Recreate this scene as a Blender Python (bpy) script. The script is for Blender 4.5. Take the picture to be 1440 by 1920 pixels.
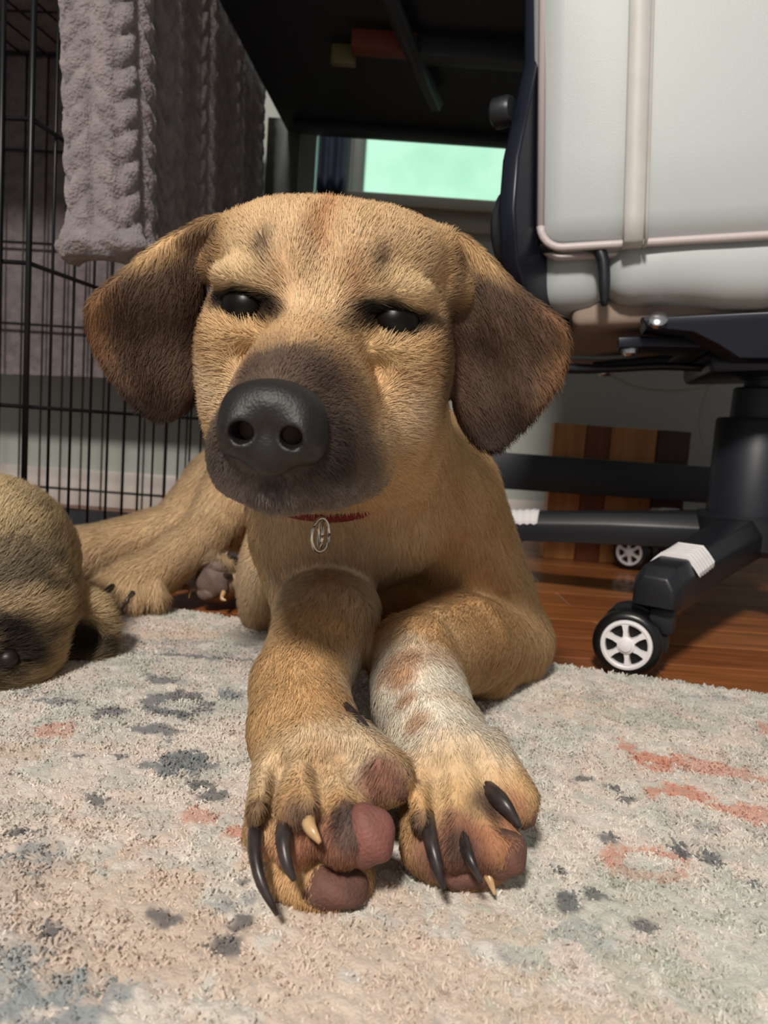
import bpy, bmesh, math, random
import numpy as np
from mathutils import Vector, Matrix

for o in list(bpy.data.objects):
    bpy.data.objects.remove(o)
SC = bpy.context.scene
COL = SC.collection

# ------------------------------------------------------------------ camera
CAM_H = 0.20
PITCH, ROLL, FPX = math.radians(5.95), math.radians(4.0), 1440.0
_fw = np.array([0, math.cos(PITCH), -math.sin(PITCH)])
_up0 = np.array([0, math.sin(PITCH), math.cos(PITCH)])
_rt = math.cos(ROLL) * np.array([1.0, 0, 0]) + math.sin(ROLL) * _up0
_up = math.cos(ROLL) * _up0 - math.sin(ROLL) * np.array([1.0, 0, 0])
_C = np.array([0, 0, CAM_H])


def P(x, y, d):
    """A measured landmark of the photograph at its own distance, as a world point."""
    return _C + d * (_fw + (x - 720) / FPX * _rt + (960 - y) / FPX * _up)


cam_data = bpy.data.cameras.new('camera')
cam = bpy.data.objects.new('camera', cam_data)
COL.objects.link(cam)
cam_data.sensor_fit = 'VERTICAL'
cam_data.sensor_height = 24.0
cam_data.lens = 24.0 * FPX / 1920.0
cam_data.clip_start = 0.01
m = Matrix.Identity(4)
for i in range(3):
    m[i][0], m[i][1], m[i][2], m[i][3] = _rt[i], _up[i], -_fw[i], _C[i]
cam.matrix_world = m
cam_data.dof.use_dof = True
cam_data.dof.focus_distance = 0.40
cam_data.dof.aperture_fstop = 9.0
SC.camera = cam

# ------------------------------------------------------------------ world, lamp, exposure
SC.view_settings.view_transform = 'Standard'
SC.view_settings.look = 'None'
SC.view_settings.gamma = 1.0
SC.view_settings.use_curve_mapping = False
SC.view_settings.exposure = 0.0
world = bpy.data.worlds.new('world')
SC.world = world
world.use_nodes = True
world.node_tree.nodes['Background'].inputs[0].default_value = (0.90, 0.91, 0.90, 1)
world.node_tree.nodes['Background'].inputs[1].default_value = 0.29

ld = bpy.data.lights.new('ceiling_lamp', 'AREA')
ld.shape = 'DISK'
ld.size = 0.30
ld.energy = 67.0
ld.color = (1.0, 0.93, 0.84)
lamp = bpy.data.objects.new('ceiling_lamp', ld)
COL.objects.link(lamp)
lamp.location = (-0.44, -1.32, 1.80)
lamp.rotation_euler = (Vector((0.05, 0.6, 0.1)) - Vector(lamp.location)).to_track_quat('-Z', 'Y').to_euler()
lamp['kind'] = 'helper'

# ------------------------------------------------------------------ helpers
RNG = np.random.default_rng(7)
random.seed(7)


def lin(r, g, b):
    f = lambda c: (c / 255.0) / 12.92 if c / 255.0 <= 0.04045 else ((c / 255.0 + 0.055) / 1.055) ** 2.4
    return (f(r), f(g), f(b), 1.0)


def linv(r, g, b):
    return np.array(lin(r, g, b)[:3])


def mat(name, col, rough=0.6, metal=0.0, var=0.0, vscale=20.0, bump=0.0, bscale=80.0, stretch=(1, 1, 1), spec=0.5,
        col2=None, emit=0.0, coat=0.0, sheen=0.0, bdist=0.002):
    m = bpy.data.materials.new(name)
    m.use_nodes = True
    nt = m.node_tree
    b = nt.nodes['Principled BSDF']
    b.inputs['Roughness'].default_value = rough
    b.inputs['Metallic'].default_value = metal
    b.inputs['Specular IOR Level'].default_value = spec
    b.inputs['Coat Weight'].default_value = coat
    b.inputs['Sheen Weight'].default_value = sheen
    b.inputs['Base Color'].default_value = col
    tc = nt.nodes.new('ShaderNodeTexCoord')
    mp = nt.nodes.new('ShaderNodeMapping')
    mp.inputs['Scale'].default_value = stretch
    nt.links.new(tc.outputs['Object'], mp.inputs['Vector'])
    if var > 0 or col2 is not None:
        n = nt.nodes.new('ShaderNodeTexNoise')
        n.inputs['Scale'].default_value = vscale
        n.inputs['Detail'].default_value = 6
        nt.links.new(mp.outputs[0], n.inputs['Vector'])
        r = nt.nodes.new('ShaderNodeValToRGB')
        c2 = col2 if col2 is not None else tuple(c * (1 - var) for c in col[:3]) + (1,)
        r.color_ramp.elements[0].position = 0.32
        r.color_ramp.elements[1].position = 0.68
        r.color_ramp.elements[0].color = c2
        r.color_ramp.elements[1].color = col
        nt.links.new(n.outputs['Fac'], r.inputs['Fac'])
        nt.links.new(r.outputs[0], b.inputs['Base Color'])
    if bump > 0:
        n2 = nt.nodes.new('ShaderNodeTexNoise')
        n2.inputs['Scale'].default_value = bscale
        n2.inputs['Detail'].default_value = 4
        nt.links.new(mp.outputs[0], n2.inputs['Vector'])
        bp = nt.nodes.new('ShaderNodeBump')
        bp.inputs['Strength'].default_value = bump
        bp.inputs['Distance'].default_value = bdist
        nt.links.new(n2.outputs['Fac'], bp.inputs['Height'])
        nt.links.new(bp.outputs[0], b.inputs['Normal'])
    if emit > 0:
        b.inputs['Emission Strength'].default_value = emit
        src = b.inputs['Base Color'].links
        if src:
            nt.links.new(src[0].from_socket, b.inputs['Emission Color'])
        else:
            b.inputs['Emission Color'].default_value = col
    return m


def attr_mat(name, attr, rough=0.7, spec=0.3, bump=0.0, bscale=300.0, normal_attr=None, var=0.0, sheen=0.0):
    m = bpy.data.materials.new(name)
    m.use_nodes = True
    nt = m.node_tree
    b = nt.nodes['Principled BSDF']
    b.inputs['Roughness'].default_value = rough
    b.inputs['Specular IOR Level'].default_value = spec
    b.inputs['Sheen Weight'].default_value = sheen
    a = nt.nodes.new('ShaderNodeAttribute')
    a.attribute_name = attr
    nt.links.new(a.outputs['Color'], b.inputs['Base Color'])
    if normal_attr:
        an = nt.nodes.new('ShaderNodeAttribute')
        an.attribute_name = normal_attr
        nt.links.new(an.outputs['Vector'], b.inputs['Normal'])
    elif bump > 0:
        tc = nt.nodes.new('ShaderNodeTexCoord')
        n2 = nt.nodes.new('ShaderNodeTexNoise')
        n2.inputs['Scale'].default_value = bscale
        nt.links.new(tc.outputs['Object'], n2.inputs['Vector'])
        bp = nt.nodes.new('ShaderNodeBump')
        bp.inputs['Strength'].default_value = bump
        bp.inputs['Distance'].default_value = 0.0015
        nt.links.new(n2.outputs['Fac'], bp.inputs['Height'])
        nt.links.new(bp.outputs[0], b.inputs['Normal'])
    return m


def tag(o, label=None, cat=None, group=None, kind=None):
    if label: o['label'] = label
    if cat: o['category'] = cat
    if group: o['group'] = group
    if kind: o['kind'] = kind
    return o


def empty(name, loc=(0, 0, 0)):
    o = bpy.data.objects.new(name, None)
    o.empty_display_size = 0.02
    COL.objects.link(o)
    o.location = loc
    return o


def adopt(o, parent):
    """parent o, keeping its world-space mesh where it is"""
    if parent is not None:
        o.parent = parent
        loc = Vector((0, 0, 0))
        q = parent
        while q is not None:
            loc += q.location
            q = q.parent
        o.location = Vector(o.location) - loc
    return o


def link_mesh(name, me, material, parent=None, smooth=False):
    o = bpy.data.objects.new(name, me)
    COL.objects.link(o)
    if material is not None:
        me.materials.append(material)
    if smooth:
        me.polygons.foreach_set('use_smooth', np.ones(len(me.polygons), dtype=bool))
    return adopt(o, parent)


def from_bm(name, bm, material, parent=None, smooth=False, angle=None):
    bmesh.ops.recalc_face_normals(bm, faces=bm.faces)
    me = bpy.data.meshes.new(name)
    bm.to_mesh(me)
    bm.free()
    o = link_mesh(name, me, material, parent, smooth)
    if angle:
        me.set_sharp_from_angle(angle=math.radians(angle))
    return o


def box_bm(bm, lo, hi, bevel=0.0, mtx=None, segs=2):
    lo, hi = Vector(lo), Vector(hi)
    r = bmesh.ops.create_cube(bm, size=1.0)
    vs = r['verts']
    for v in vs:
        v.co = Vector(((v.co.x + 0.5) * (hi.x - lo.x) + lo.x, (v.co.y + 0.5) * (hi.y - lo.y) + lo.y, (v.co.z + 0.5) * (hi.z - lo.z) + lo.z))
    if bevel > 0:
        es = list({e for v in vs for e in v.link_edges})
        r2 = bmesh.ops.bevel(bm, geom=es, offset=bevel, segments=segs, profile=0.5, affect='EDGES')
        vs = list({v for f in r2['faces'] for v in f.verts} | {v for v in vs if v.is_valid})
    if mtx is not None:
        bmesh.ops.transform(bm, matrix=mtx, verts=[v for v in vs if v.is_valid])
    return vs


def box(name, lo, hi, material, parent=None, bevel=0.0, mtx=None, segs=2):
    bm = bmesh.new()
    box_bm(bm, lo, hi, bevel, mtx, segs)
    return from_bm(name, bm, material, parent, smooth=bevel > 0, angle=40)


def frame_at(t, up=(0, 0, 1)):
    t = np.array(t, float); t /= np.linalg.norm(t) + 1e-12
    u = np.array(up, float)
    if abs(t @ u) > 0.95: u = np.array([1.0, 0, 0])
    a = np.cross(u, t); a /= np.linalg.norm(a)
    return a, np.cross(t, a)


def tube_data(pts, rad, n=8, flat=1.0, up=(0, 0, 1)):
    pts = np.array(pts, float)
    rad = np.broadcast_to(np.array(rad, float), (len(pts),))
    V, Fc = [], []
    for i, p in enumerate(pts):
        t = pts[min(i + 1, len(pts) - 1)] - pts[max(i - 1, 0)]
        a, b = frame_at(t, up)
        for k in range(n):
            th = 2 * math.pi * k / n
            V.append(p + rad[i] * (math.cos(th) * a + flat * math.sin(th) * b))
    for i in range(len(pts) - 1):
        for k in range(n):
            k2 = (k + 1) % n
            Fc.append((i * n + k, i * n + k2, (i + 1) * n + k2, (i + 1) * n + k))
    V.append(pts[0]); V.append(pts[-1])
    c0, c1 = len(V) - 2, len(V) - 1
    L = (len(pts) - 1) * n
    for k in range(n):
        k2 = (k + 1) % n
        Fc.append((c0, k2, k)); Fc.append((c1, L + k, L + k2))
    return V, Fc


def tube(name, pts, rad, material, parent=None, n=8, flat=1.0, up=(0, 0, 1)):
    V, Fc = tube_data(pts, rad, n, flat, up)
    me = bpy.data.meshes.new(name)
    me.from_pydata([tuple(v) for v in V], [], Fc)
    return link_mesh(name, me, material, parent, smooth=True)


def wires(name, segs, rad, material, parent=None, n=6):
    V, Fc = [], []
    for s in segs:
        v, f = tube_data(s, rad, n)
        o = len(V)
        V += v; Fc += [tuple(i + o for i in q) for q in f]
    me = bpy.data.meshes.new(name)
    me.from_pydata([tuple(v) for v in V], [], Fc)
    return link_mesh(name, me, material, parent, smooth=True)


def spline(pts, n):
    """Catmull-Rom through pts, n samples"""
    p = np.array(pts, float)
    p = np.vstack([2 * p[0] - p[1], p, 2 * p[-1] - p[-2]])
    k = len(p) - 3
    t = np.linspace(0, k - 1e-9, n)
    i = t.astype(int); u = (t - i)[:, None]
    a, b, c, d = p[i], p[i + 1], p[i + 2], p[i + 3]
    return 0.5 * (2 * b + (c - a) * u + (2 * a - 5 * b + 4 * c - d) * u ** 2 + (3 * b - a - 3 * c + d) * u ** 3)


def lathe(name, prof, material, parent=None, mtx=None, n=32):
    """profile [(r, z)] turned about local z"""
    V, Fc = [], []
    for r, z in prof:
        for k in range(n):
            th = 2 * math.pi * k / n
            V.append((r * math.cos(th), r * math.sin(th), z))
    m = len(prof)
    for i in range(m - 1):
        for k in range(n):
            k2 = (k + 1) % n
            Fc.append((i * n + k, i * n + k2, (i + 1) * n + k2, (i + 1) * n + k))
    Fc.append(tuple(reversed(range(n)))); Fc.append(tuple((m - 1) * n + k for k in range(n)))
    me = bpy.data.meshes.new(name)
    me.from_pydata(V, [], Fc)
    if mtx is not None:
        me.transform(mtx)
    o = link_mesh(name, me, material, parent, smooth=True)
    me.set_sharp_from_angle(angle=math.radians(35))
    return o


def extrude_poly(name, poly, t0, t1, material, parent=None, mtx=None, bevel=0.0):
    """poly in local xy, thickness t0..t1 along local z"""
    bm = bmesh.new()
    vs = [bm.verts.new((x, y, t0)) for x, y in poly]
    f = bm.faces.new(vs)
    r = bmesh.ops.extrude_face_region(bm, geom=[f])
    for v in r['geom']:
        if isinstance(v, bmesh.types.BMVert):
            v.co.z = t1
    bmesh.ops.recalc_face_normals(bm, faces=bm.faces)
    if bevel > 0:
        es = [e for e in bm.edges if abs(e.verts[0].co.z - e.verts[1].co.z) < 1e-6]
        bmesh.ops.bevel(bm, geom=es, offset=bevel, segments=3, profile=0.5, affect='EDGES')
    if mtx is not None:
        bmesh.ops.transform(bm, matrix=mtx, verts=bm.verts)
    return from_bm(name, bm, material, parent, smooth=True, angle=35)


def vnoise(x, y, seed=0):
    """smooth 2-D value noise, 0..1"""
    xi, yi = np.floor(x).astype(np.int64), np.floor(y).astype(np.int64)
    xf, yf = x - xi, y - yi
    def h(a, b):
        n = (a * 374761393 + b * 668265263 + seed * 144665) & 0x7fffffff
        n = ((n ^ (n >> 13)) * 1274126177) & 0x7fffffff
        return ((n ^ (n >> 16)) & 0xffff) / 65535.0
    u, v = xf * xf * (3 - 2 * xf), yf * yf * (3 - 2 * yf)
    return (h(xi, yi) * (1 - u) + h(xi + 1, yi) * u) * (1 - v) + (h(xi, yi + 1) * (1 - u) + h(xi + 1, yi + 1) * u) * v


def fbm(x, y, seed=0, oct=4):
    s, a, t = 0, 0.5, 0
    for k in range(oct):
        s = s + a * vnoise(x * 2 ** k, y * 2 ** k, seed + k * 17); t += a; a *= 0.5
    return s / t


def sstep(a, b, x):
    t = np.clip((x - a) / (b - a), 0, 1)
    return t * t * (3 - 2 * t)


def color_attr(me, name, cols):
    a = me.attributes.new(name, 'FLOAT_COLOR', 'POINT')
    c = np.ones((len(me.vertices), 4), np.float32)
    c[:, :3] = cols
    a.data.foreach_set('color', c.ravel())

# ------------------------------------------------------------------ the room
WALL_Y = 1.62
M_wall = mat('wall_paint', lin(176, 180, 174), 0.75, bump=0.12, bscale=300)
M_trim = mat('white_trim_paint', lin(222, 214, 208), 0.45)
M_gap = mat('floor_gap', lin(40, 22, 14), 0.8)
woods = [mat('oak_plank_%d' % i, lin(*c), 0.34, col2=lin(*[int(v * 0.72) for v in c]), vscale=14, stretch=(0.55, 7, 7), bump=0.1, bscale=60,
             coat=0.15) for i, c in enumerate([(176, 106, 58), (164, 96, 52), (186, 116, 68)])]

floor = box('floor', (-1.9, -1.0, -0.05), (1.9, WALL_Y, -0.006), M_gap)
tag(floor, 'reddish brown hardwood plank floor under the rug and desk', kind='structure')
plank_meshes = {}
row = 0
y = 0.40
while y < WALL_Y - 0.001:
    y1 = min(y + 0.078, WALL_Y - 0.001)
    x = -1.35 + (row * 0.37) % 0.8
    x = -1.35
    first = 0.35 + (row * 0.37) % 0.75
    while x < 1.35:
        ln = first if x == -1.35 else 0.9
        x1 = min(x + ln, 1.35)
        key = (round(x1 - x, 3), round(y1 - y, 3), (row + int(x * 3)) % 3)
        if key not in plank_meshes:
            bm = bmesh.new()
            box_bm(bm, (0.0006, 0.0006, -0.006), (key[0] - 0.0006, key[1] - 0.0006, 0.0), 0.0012, segs=1)
            me = bpy.data.meshes.new('plank'); bm.to_mesh(me); bm.free()
            me.materials.append(woods[key[2]])
            plank_meshes[key] = me
        o = bpy.data.objects.new('plank', plank_meshes[key])
        COL.objects.link(o)
        o.parent = floor
        o.location = (x, y, 0)
        x = x1
    y = y1
    row += 1

# back wall with the window opening
WX0, WX1, WZ0, WZ1 = -0.115, 0.95, 0.672, 1.60
bm = bmesh.new()
for lo, hi in (((-1.9, WALL_Y, 0), (WX0, WALL_Y + 0.1, 2.2)), ((WX1, WALL_Y, 0), (1.9, WALL_Y + 0.1, 2.2)),
               ((WX0, WALL_Y, 0), (WX1, WALL_Y + 0.1, WZ0)), ((WX0, WALL_Y, WZ1), (WX1, WALL_Y + 0.1, 2.2))):
    box_bm(bm, lo, hi)
wall = from_bm('wall_back', bm, M_wall)
tag(wall, 'pale grey painted wall behind the desk and crate', kind='structure')
bb = box('baseboard_back', (-1.9, WALL_Y - 0.014, 0), (1.9, WALL_Y, 0.078), M_trim, bevel=0.004)
tag(bb, 'white baseboard along the back wall', kind='structure')

win = empty('window_1', (WX0, WALL_Y, WZ0))
tag(win, 'bright green tinted window seen under the desk', kind='structure')
M_frame = mat('window_frame_paint', lin(84, 94, 90), 0.5)
M_sill = mat('window_sill_paint', lin(170, 166, 152), 0.5)
M_shade = mat('backlit_green_shade', lin(172, 220, 198), 0.9, col2=lin(152, 206, 180), vscale=9, emit=0.74)
for nm, lo, hi in (('window_frame', (WX0, WALL_Y + 0.004, WZ0), (WX0 + 0.026, WALL_Y + 0.05, WZ1)),
                   ('window_frame', (WX1 - 0.026, WALL_Y + 0.004, WZ0), (WX1, WALL_Y + 0.05, WZ1)),
                   ('window_frame', (WX0 + 0.026, WALL_Y + 0.004, WZ1 - 0.03), (WX1 - 0.026, WALL_Y + 0.05, WZ1))):
    box(nm, lo, hi, M_frame, win, bevel=0.003)
box('shade', (WX0 + 0.026, WALL_Y + 0.03, WZ0 + 0.004), (WX1 - 0.026, WALL_Y + 0.034, WZ1 - 0.03), M_shade, win)
box('window_sill', (WX0 - 0.03, WALL_Y - 0.03, WZ0 - 0.022), (WX1 + 0.03, WALL_Y + 0.03, WZ0 + 0.002), M_sill, win, bevel=0.004)
box('window_apron', (WX0 - 0.01, WALL_Y - 0.012, WZ0 - 0.06), (WX1 + 0.01, WALL_Y, WZ0 - 0.022), M_sill, win, bevel=0.002)

# dark curtain at the window's edge
M_curt = mat('navy_curtain_cloth', lin(34, 40, 62), 0.9, var=0.3, vscale=30, bump=0.3, bscale=500)
xs = np.linspace(-0.20, -0.12, 40)
V, Fc = [], []
for side in (0, 1):
    for zz in (0.30, 0.9, 1.6):
        for i, xx in enumerate(xs):
            V.append((xx, WALL_Y - 0.045 + 0.012 * math.sin(xx * 260) + side * 0.004, zz))
n = len(xs)
for s in (0, 1):
    for r_ in range(2):
        for i in range(n - 1):
            a = s * 3 * n + r_ * n + i
            Fc.append((a, a + 1, a + n + 1, a + n))
for i in range(n - 1):
    Fc.append((i, i + 1, 3 * n + i + 1, 3 * n + i)); Fc.append((2 * n + i, 2 * n + i + 1, 5 * n + i + 1, 5 * n + i))
me = bpy.data.meshes.new('curtain'); me.from_pydata(V, [], Fc)
tag(link_mesh('curtain', me, M_curt, smooth=True), 'narrow dark navy curtain hanging beside the bright window', 'curtain')

# ------------------------------------------------------------------ desk
M_desk = mat('black_desk_laminate', lin(24, 28, 38), 0.6, var=0.2, vscale=40)
M_steel = mat('dark_powder_coated_steel', lin(40, 43, 50), 0.5, bump=0.05, bscale=900)
M_red = mat('rusty_red_bar', lin(104, 44, 28), 0.6)
M_greyp = mat('grey_side_panel', lin(84, 87, 86), 0.6, var=0.1)
M_alu = mat('pale_metal_edge', lin(176, 186, 186), 0.35, metal=0.6)
M_dull = mat('olive_clip', lin(96, 92, 60), 0.5)
desk = empty('desk', (0.35, 1.10, 0))
tag(desk, 'dark desk seen from below with steel underframe and low stretcher bar', 'desk')
extrude_poly('desktop', [(-0.264, 0.80), (1.15, 0.80), (1.15, 1.42), (-0.218, 1.42)], 0.715, 0.745, M_desk, desk, bevel=0.003)
box('rear_rail', (-0.20, 1.36, 0.700), (1.10, 1.39, 0.715), M_steel, desk, bevel=0.002)
tube('cross_bar', [(-0.06, 0.84, 0.695), (0.0, 1.08, 0.694), (0.035, 1.21, 0.693)], 0.012, M_steel, desk, n=6)
box('support_bar', (0.0, 1.055, 0.690), (0.75, 1.085, 0.715), M_steel, desk, bevel=0.002)
box('red_bar', (-0.085, 1.05, 0.692), (0.0, 1.078, 0.715), M_red, desk, bevel=0.002)
box('clip', (-0.115, 1.09, 0.688), (-0.08, 1.105, 0.715), M_dull, desk, bevel=0.004)
sp = box('side_panel', (-0.254, 1.425, 0.0), (-0.192, 1.45, 0.74), M_greyp, desk, bevel=0.002)
box('edge_strip', (-0.190, 1.385, 0.0), (-0.160, 1.415, 0.715), M_alu, desk, bevel=0.002)
box('stretcher', (-0.16, 1.235, 0.122), (0.86, 1.262, 0.180), M_steel, desk, bevel=0.002)
for xx in (-0.16, 0.86):
    box('stretcher_bracket', (xx - 0.015, 1.22, 0.0), (xx + 0.015, 1.39, 0.715) if xx > 0 else (xx + 0.015, 1.262, 0.20), M_steel, desk, bevel=0.003)

# striped hardwood board standing behind the chair
M_w1 = mat('honey_maple', lin(198, 138, 78), 0.5, col2=lin(170, 112, 58), vscale=12, stretch=(6, 6, 0.7))
M_w2 = mat('red_walnut', lin(130, 70, 42), 0.5, col2=lin(104, 54, 32), vscale=12, stretch=(6, 6, 0.7))
M_w3 = mat('dark_mahogany', lin(70, 34, 26), 0.5, col2=lin(54, 26, 20), vscale=12, stretch=(6, 6, 0.7))
bo = empty('striped_board', (0.37, 1.345, 0))
tag(bo, 'striped light and dark wooden board standing on edge behind the chair base', 'board')
x = 0.282
for w, mm in ((0.056, M_w1), (0.042, M_w2), (0.080, M_w1), (0.058, M_w3)):
    box('strip', (x + 0.0004, 1.33, 0.0), (x + w - 0.0004, 1.36, 0.236), mm, bo, bevel=0.0012, segs=1)
    x += w
M_cord = mat('pale_cord', lin(170, 172, 166), 0.5)
c1 = spline([P(1085, 640, 1.20), P(1120, 680, 1.2), P(1180, 722, 1.2), P(1260, 733, 1.2), P(1330, 722, 1.22), P(1385, 690, 1.24)], 40)
tag(tube('power_cord', c1, 0.0022, M_cord, n=6), 'thin pale cord sagging behind the chair underside', 'cord')
c2 = spline([P(1330, 722, 1.235), P(1312, 780, 1.235), P(1318, 830, 1.235), P(1340, 845, 1.235)], 20)
tag(tube('power_cord', c2, 0.0014, M_cord, n=6), 'thin pale cord dropping beside the chair column', 'cord')

# ------------------------------------------------------------------ white desk chair
CX, CY = 0.445, 0.94
YAW = math.radians(-12.0)
M_white = mat('white_leatherette', lin(177, 182, 183), 0.45, var=0.04, vscale=6, bump=0.12, bscale=900)
M_pipe = mat('pinkish_white_piping', lin(196, 184, 184), 0.4, bump=0.1, bscale=500)
M_blk = mat('black_moulded_plastic', lin(26, 28, 34), 0.42, bump=0.04, bscale=700)
M_blkm = mat('black_steel_bracket', lin(20, 24, 38), 0.35, metal=0.3)
M_gas = mat('black_column_cover', lin(30, 32, 42), 0.45)
M_tyre = mat('black_castor_tyre', lin(18, 18, 20), 0.32)
M_hub = mat('white_castor_hub', lin(232, 228, 230), 0.4)
M_chrome = mat('chrome_screw', lin(200, 200, 205), 0.2, metal=1.0)
M_under = mat('beige_seat_underside_cloth', lin(150, 132, 120), 0.9, bump=0.2, bscale=600)

chair = empty('desk_chair', (CX, CY, 0))
tag(chair, 'white leatherette desk chair with black five-star base and white castor hubs', 'chair')
T_base = Matrix.Translation((CX, CY, 0))
T_seat = T_base @ Matrix.Translation((-0.007, 0, 0.335)) @ Matrix.Rotation(YAW, 4, 'Z') @ Matrix.Rotation(math.radians(-4.5), 4, 'Y') @ Matrix.Translation((0, 0, -0.33))


def soft_slab(name, lo, hi, r, material, parent, mtx, bulge=0.0, cuts=10, sag=None):
    """rounded, slightly inflated cushion"""
    bm = bmesh.new()
    box_bm(bm, lo, hi)
    bmesh.ops.bevel(bm, geom=list(bm.edges), offset=r, segments=4, profile=0.5, affect='EDGES')
    bmesh.ops.subdivide_edges(bm, edges=[e for e in bm.edges if e.calc_length() > 0.05], cuts=cuts, use_grid_fill=True)
    lo, hi = Vector(lo), Vector(hi); c = (lo + hi) / 2; h = (hi - lo) / 2
    for v in bm.verts:
        d = Vector(((v.co.x - c.x) / h.x, (v.co.y - c.y) / h.y, (v.co.z - c.z) / h.z))
        if bulge:
            k = [max(0.0, 1 - q * q) for q in d]
            for ax in range(3):
                o1, o2 = (ax + 1) % 3, (ax + 2) % 3
                v.co[ax] += bulge * d[ax] * (k[o1] * k[o2]) ** 0.5
        if sag: sag(v, d)
    if mtx is not None:
        bmesh.ops.transform(bm, matrix=mtx, verts=bm.verts)
    return from_bm(name, bm, material, parent, smooth=True)


# backrest: rear face at local y = -0.20
def wrinkle(v, d):
    if d.y < 0:
        v.co.y += 0.003 * math.sin(d.x * 7 + d.z * 5) * (1 - abs(d.z)) + 0.004 * math.exp(-((d.x + 0.9) ** 2 + (d.z + 0.7) ** 2) * 6)
back = soft_slab('backrest', (-0.262, -0.205, 0.412), (0.262, -0.105, 1.12), 0.026, M_white, chair, T_seat, bulge=0.008, sag=wrinkle)
# piping round the rear edge, strap with its seam
e = 0.012
ring = [(-0.257, 0.42), (-0.257, 1.1), (0.257, 1.1), (0.257, 0.42)]
path = []
def arc(cx, cz, a0, a1, r=0.022):
    return [(cx + r * math.cos(math.radians(a)), cz + r * math.sin(math.radians(a))) for a in np.linspace(a0, a1, 7)]
rp = arc(-0.236, 0.4365, 180, 270) + arc(0.236, 0.4365, 270, 360) + arc(0.236, 1.095, 0, 90) + arc(-0.236, 1.095, 90, 180)
rp.append(rp[0])
pts = [T_seat @ Vector((a, -0.196, b - 0.004)) for a, b in rp]
tube('piping', pts, 0.0042, M_pipe, back, n=8)
pts = [T_seat @ Vector((a * 1.002, -0.176, b - 0.009)) for a, b in rp]
tube('piping', pts, 0.0040, M_pipe, back, n=8)
SXC = -0.168
zs = np.linspace(0.409, 1.12, 30)
V, Fc = [], []
def strap_strip(x0, x1, y0, y1, wob=0.0):
    o = len(V)
    prof = [(z, -0.2155 - 0.002 * math.sin(min(1, (z - 0.409) / 0.3) * math.pi)) for z in zs]
    prof = [(0.407, -0.185), (0.4055, -0.2)] + prof
    for z, yy in prof:
        for xx, dy in ((x0, 0.003), (x0 + 0.0015, 0), (x1 - 0.0015, 0), (x1, 0.003)):
            V.append(T_seat @ Vector((xx + wob * (z - 0.4), yy + dy - y0, z)))
    for i in range(len(prof) - 1):
        for k in range(3):
            Fc.append((o + i * 4 + k, o + i * 4 + k + 1, o + i * 4 + k + 5, o + i * 4 + k + 4))
strap_strip(SXC - 0.011, SXC + 0.008, 0.000, 0, 0.006)
strap_strip(SXC + 0.0088, SXC + 0.012, 0.0004, 0, 0.006)
me = bpy.data.meshes.new('strap'); me.from_pydata([tuple(v) for v in V], [], Fc)
link_mesh('strap', me, mat('strap_webbing', lin(196, 194, 190), 0.5, var=0.10, vscale=40, bump=0.15, bscale=900), back, smooth=True)

# seat
def seat_sag(v, d):
    if d.z < 0:
        v.co.z += 0.012 * max(0.0, abs(d.x)) ** 3
    v.co.z += 0.003 * math.sin(d.x * 9 + 1) * (1 if d.y < -0.5 else 0.3)
seat = soft_slab('seat', (-0.192, -0.185, 0.352), (0.192, 0.30, 0.425), 0.026, M_white, chair, T_seat, bulge=0.006, sag=seat_sag)
for s in (-1, 1):
    a, b = sorted((s * 0.192, s * 0.262))
    soft_slab('seat_bolster', (a, -0.165, 0.357), (b, 0.29, 0.440), 0.024, M_white, chair, T_seat, bulge=0.006, cuts=6)
    tr = spline([(s * 0.262, -0.178, 0.416), (s * 0.215, -0.186, 0.414), (s * 0.197, -0.190, 0.400), (s * 0.194, -0.188, 0.352)], 24)
    tube('seat_trim', [T_seat @ Vector(p) for p in tr], np.concatenate([np.full(20, 0.0062), np.linspace(0.0062, 0.003, 4)]), M_blk, chair, n=8)
soft_slab('seat_underside', (-0.225, -0.150, 0.338), (0.225, 0.27, 0.366), 0.010, M_under, chair, T_seat, cuts=4)

# mechanism plate, arms and screws
plate = [(-0.06, -0.10), (0.06, -0.10), (0.15, -0.135), (0.19, -0.135), (0.19, -0.105), (0.10, -0.03), (0.10, 0.05), (0.19, 0.12), (0.19, 0.15), (0.14, 0.15),
         (0.05, 0.09), (-0.05, 0.09), (-0.14, 0.15), (-0.19, 0.15), (-0.19, 0.12), (-0.10, 0.05), (-0.10, -0.03), (-0.175, -0.105), (-0.175, -0.135), (-0.15, -0.135)]
mech = extrude_poly('mechanism_plate', plate, 0.316, 0.328, M_blkm, chair, T_seat, bevel=0.002)
extrude_poly('mechanism_bracket', [(-0.155, 0.343), (-0.150, 0.332), (-0.105, 0.326), (-0.080, 0.312), (-0.060, 0.298), (0.10, 0.292), (0.20, 0.300), (0.24, 0.335), (0.24, 0.345)], 0.0, 0.05, M_blkm, chair,
             T_seat @ Matrix(((1, 0, 0, 0), (0, 0, 1, -0.165), (0, 1, 0, 0), (0, 0, 0, 1))), bevel=0.002)
box('mechanism_box', (-0.075, -0.09, 0.290), (0.075, 0.09, 0.317), M_blkm, chair, bevel=0.008, mtx=T_seat)
lathe('screw', [(0.0, -0.004), (0.006, -0.004), (0.0095, -0.001), (0.0095, 0.004), (0.006, 0.006)], M_chrome, mech, T_seat @ Matrix.Translation((-0.140, -0.170, 0.338)) @ Matrix.Rotation(math.radians(60), 4, 'X'), n=16)
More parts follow.
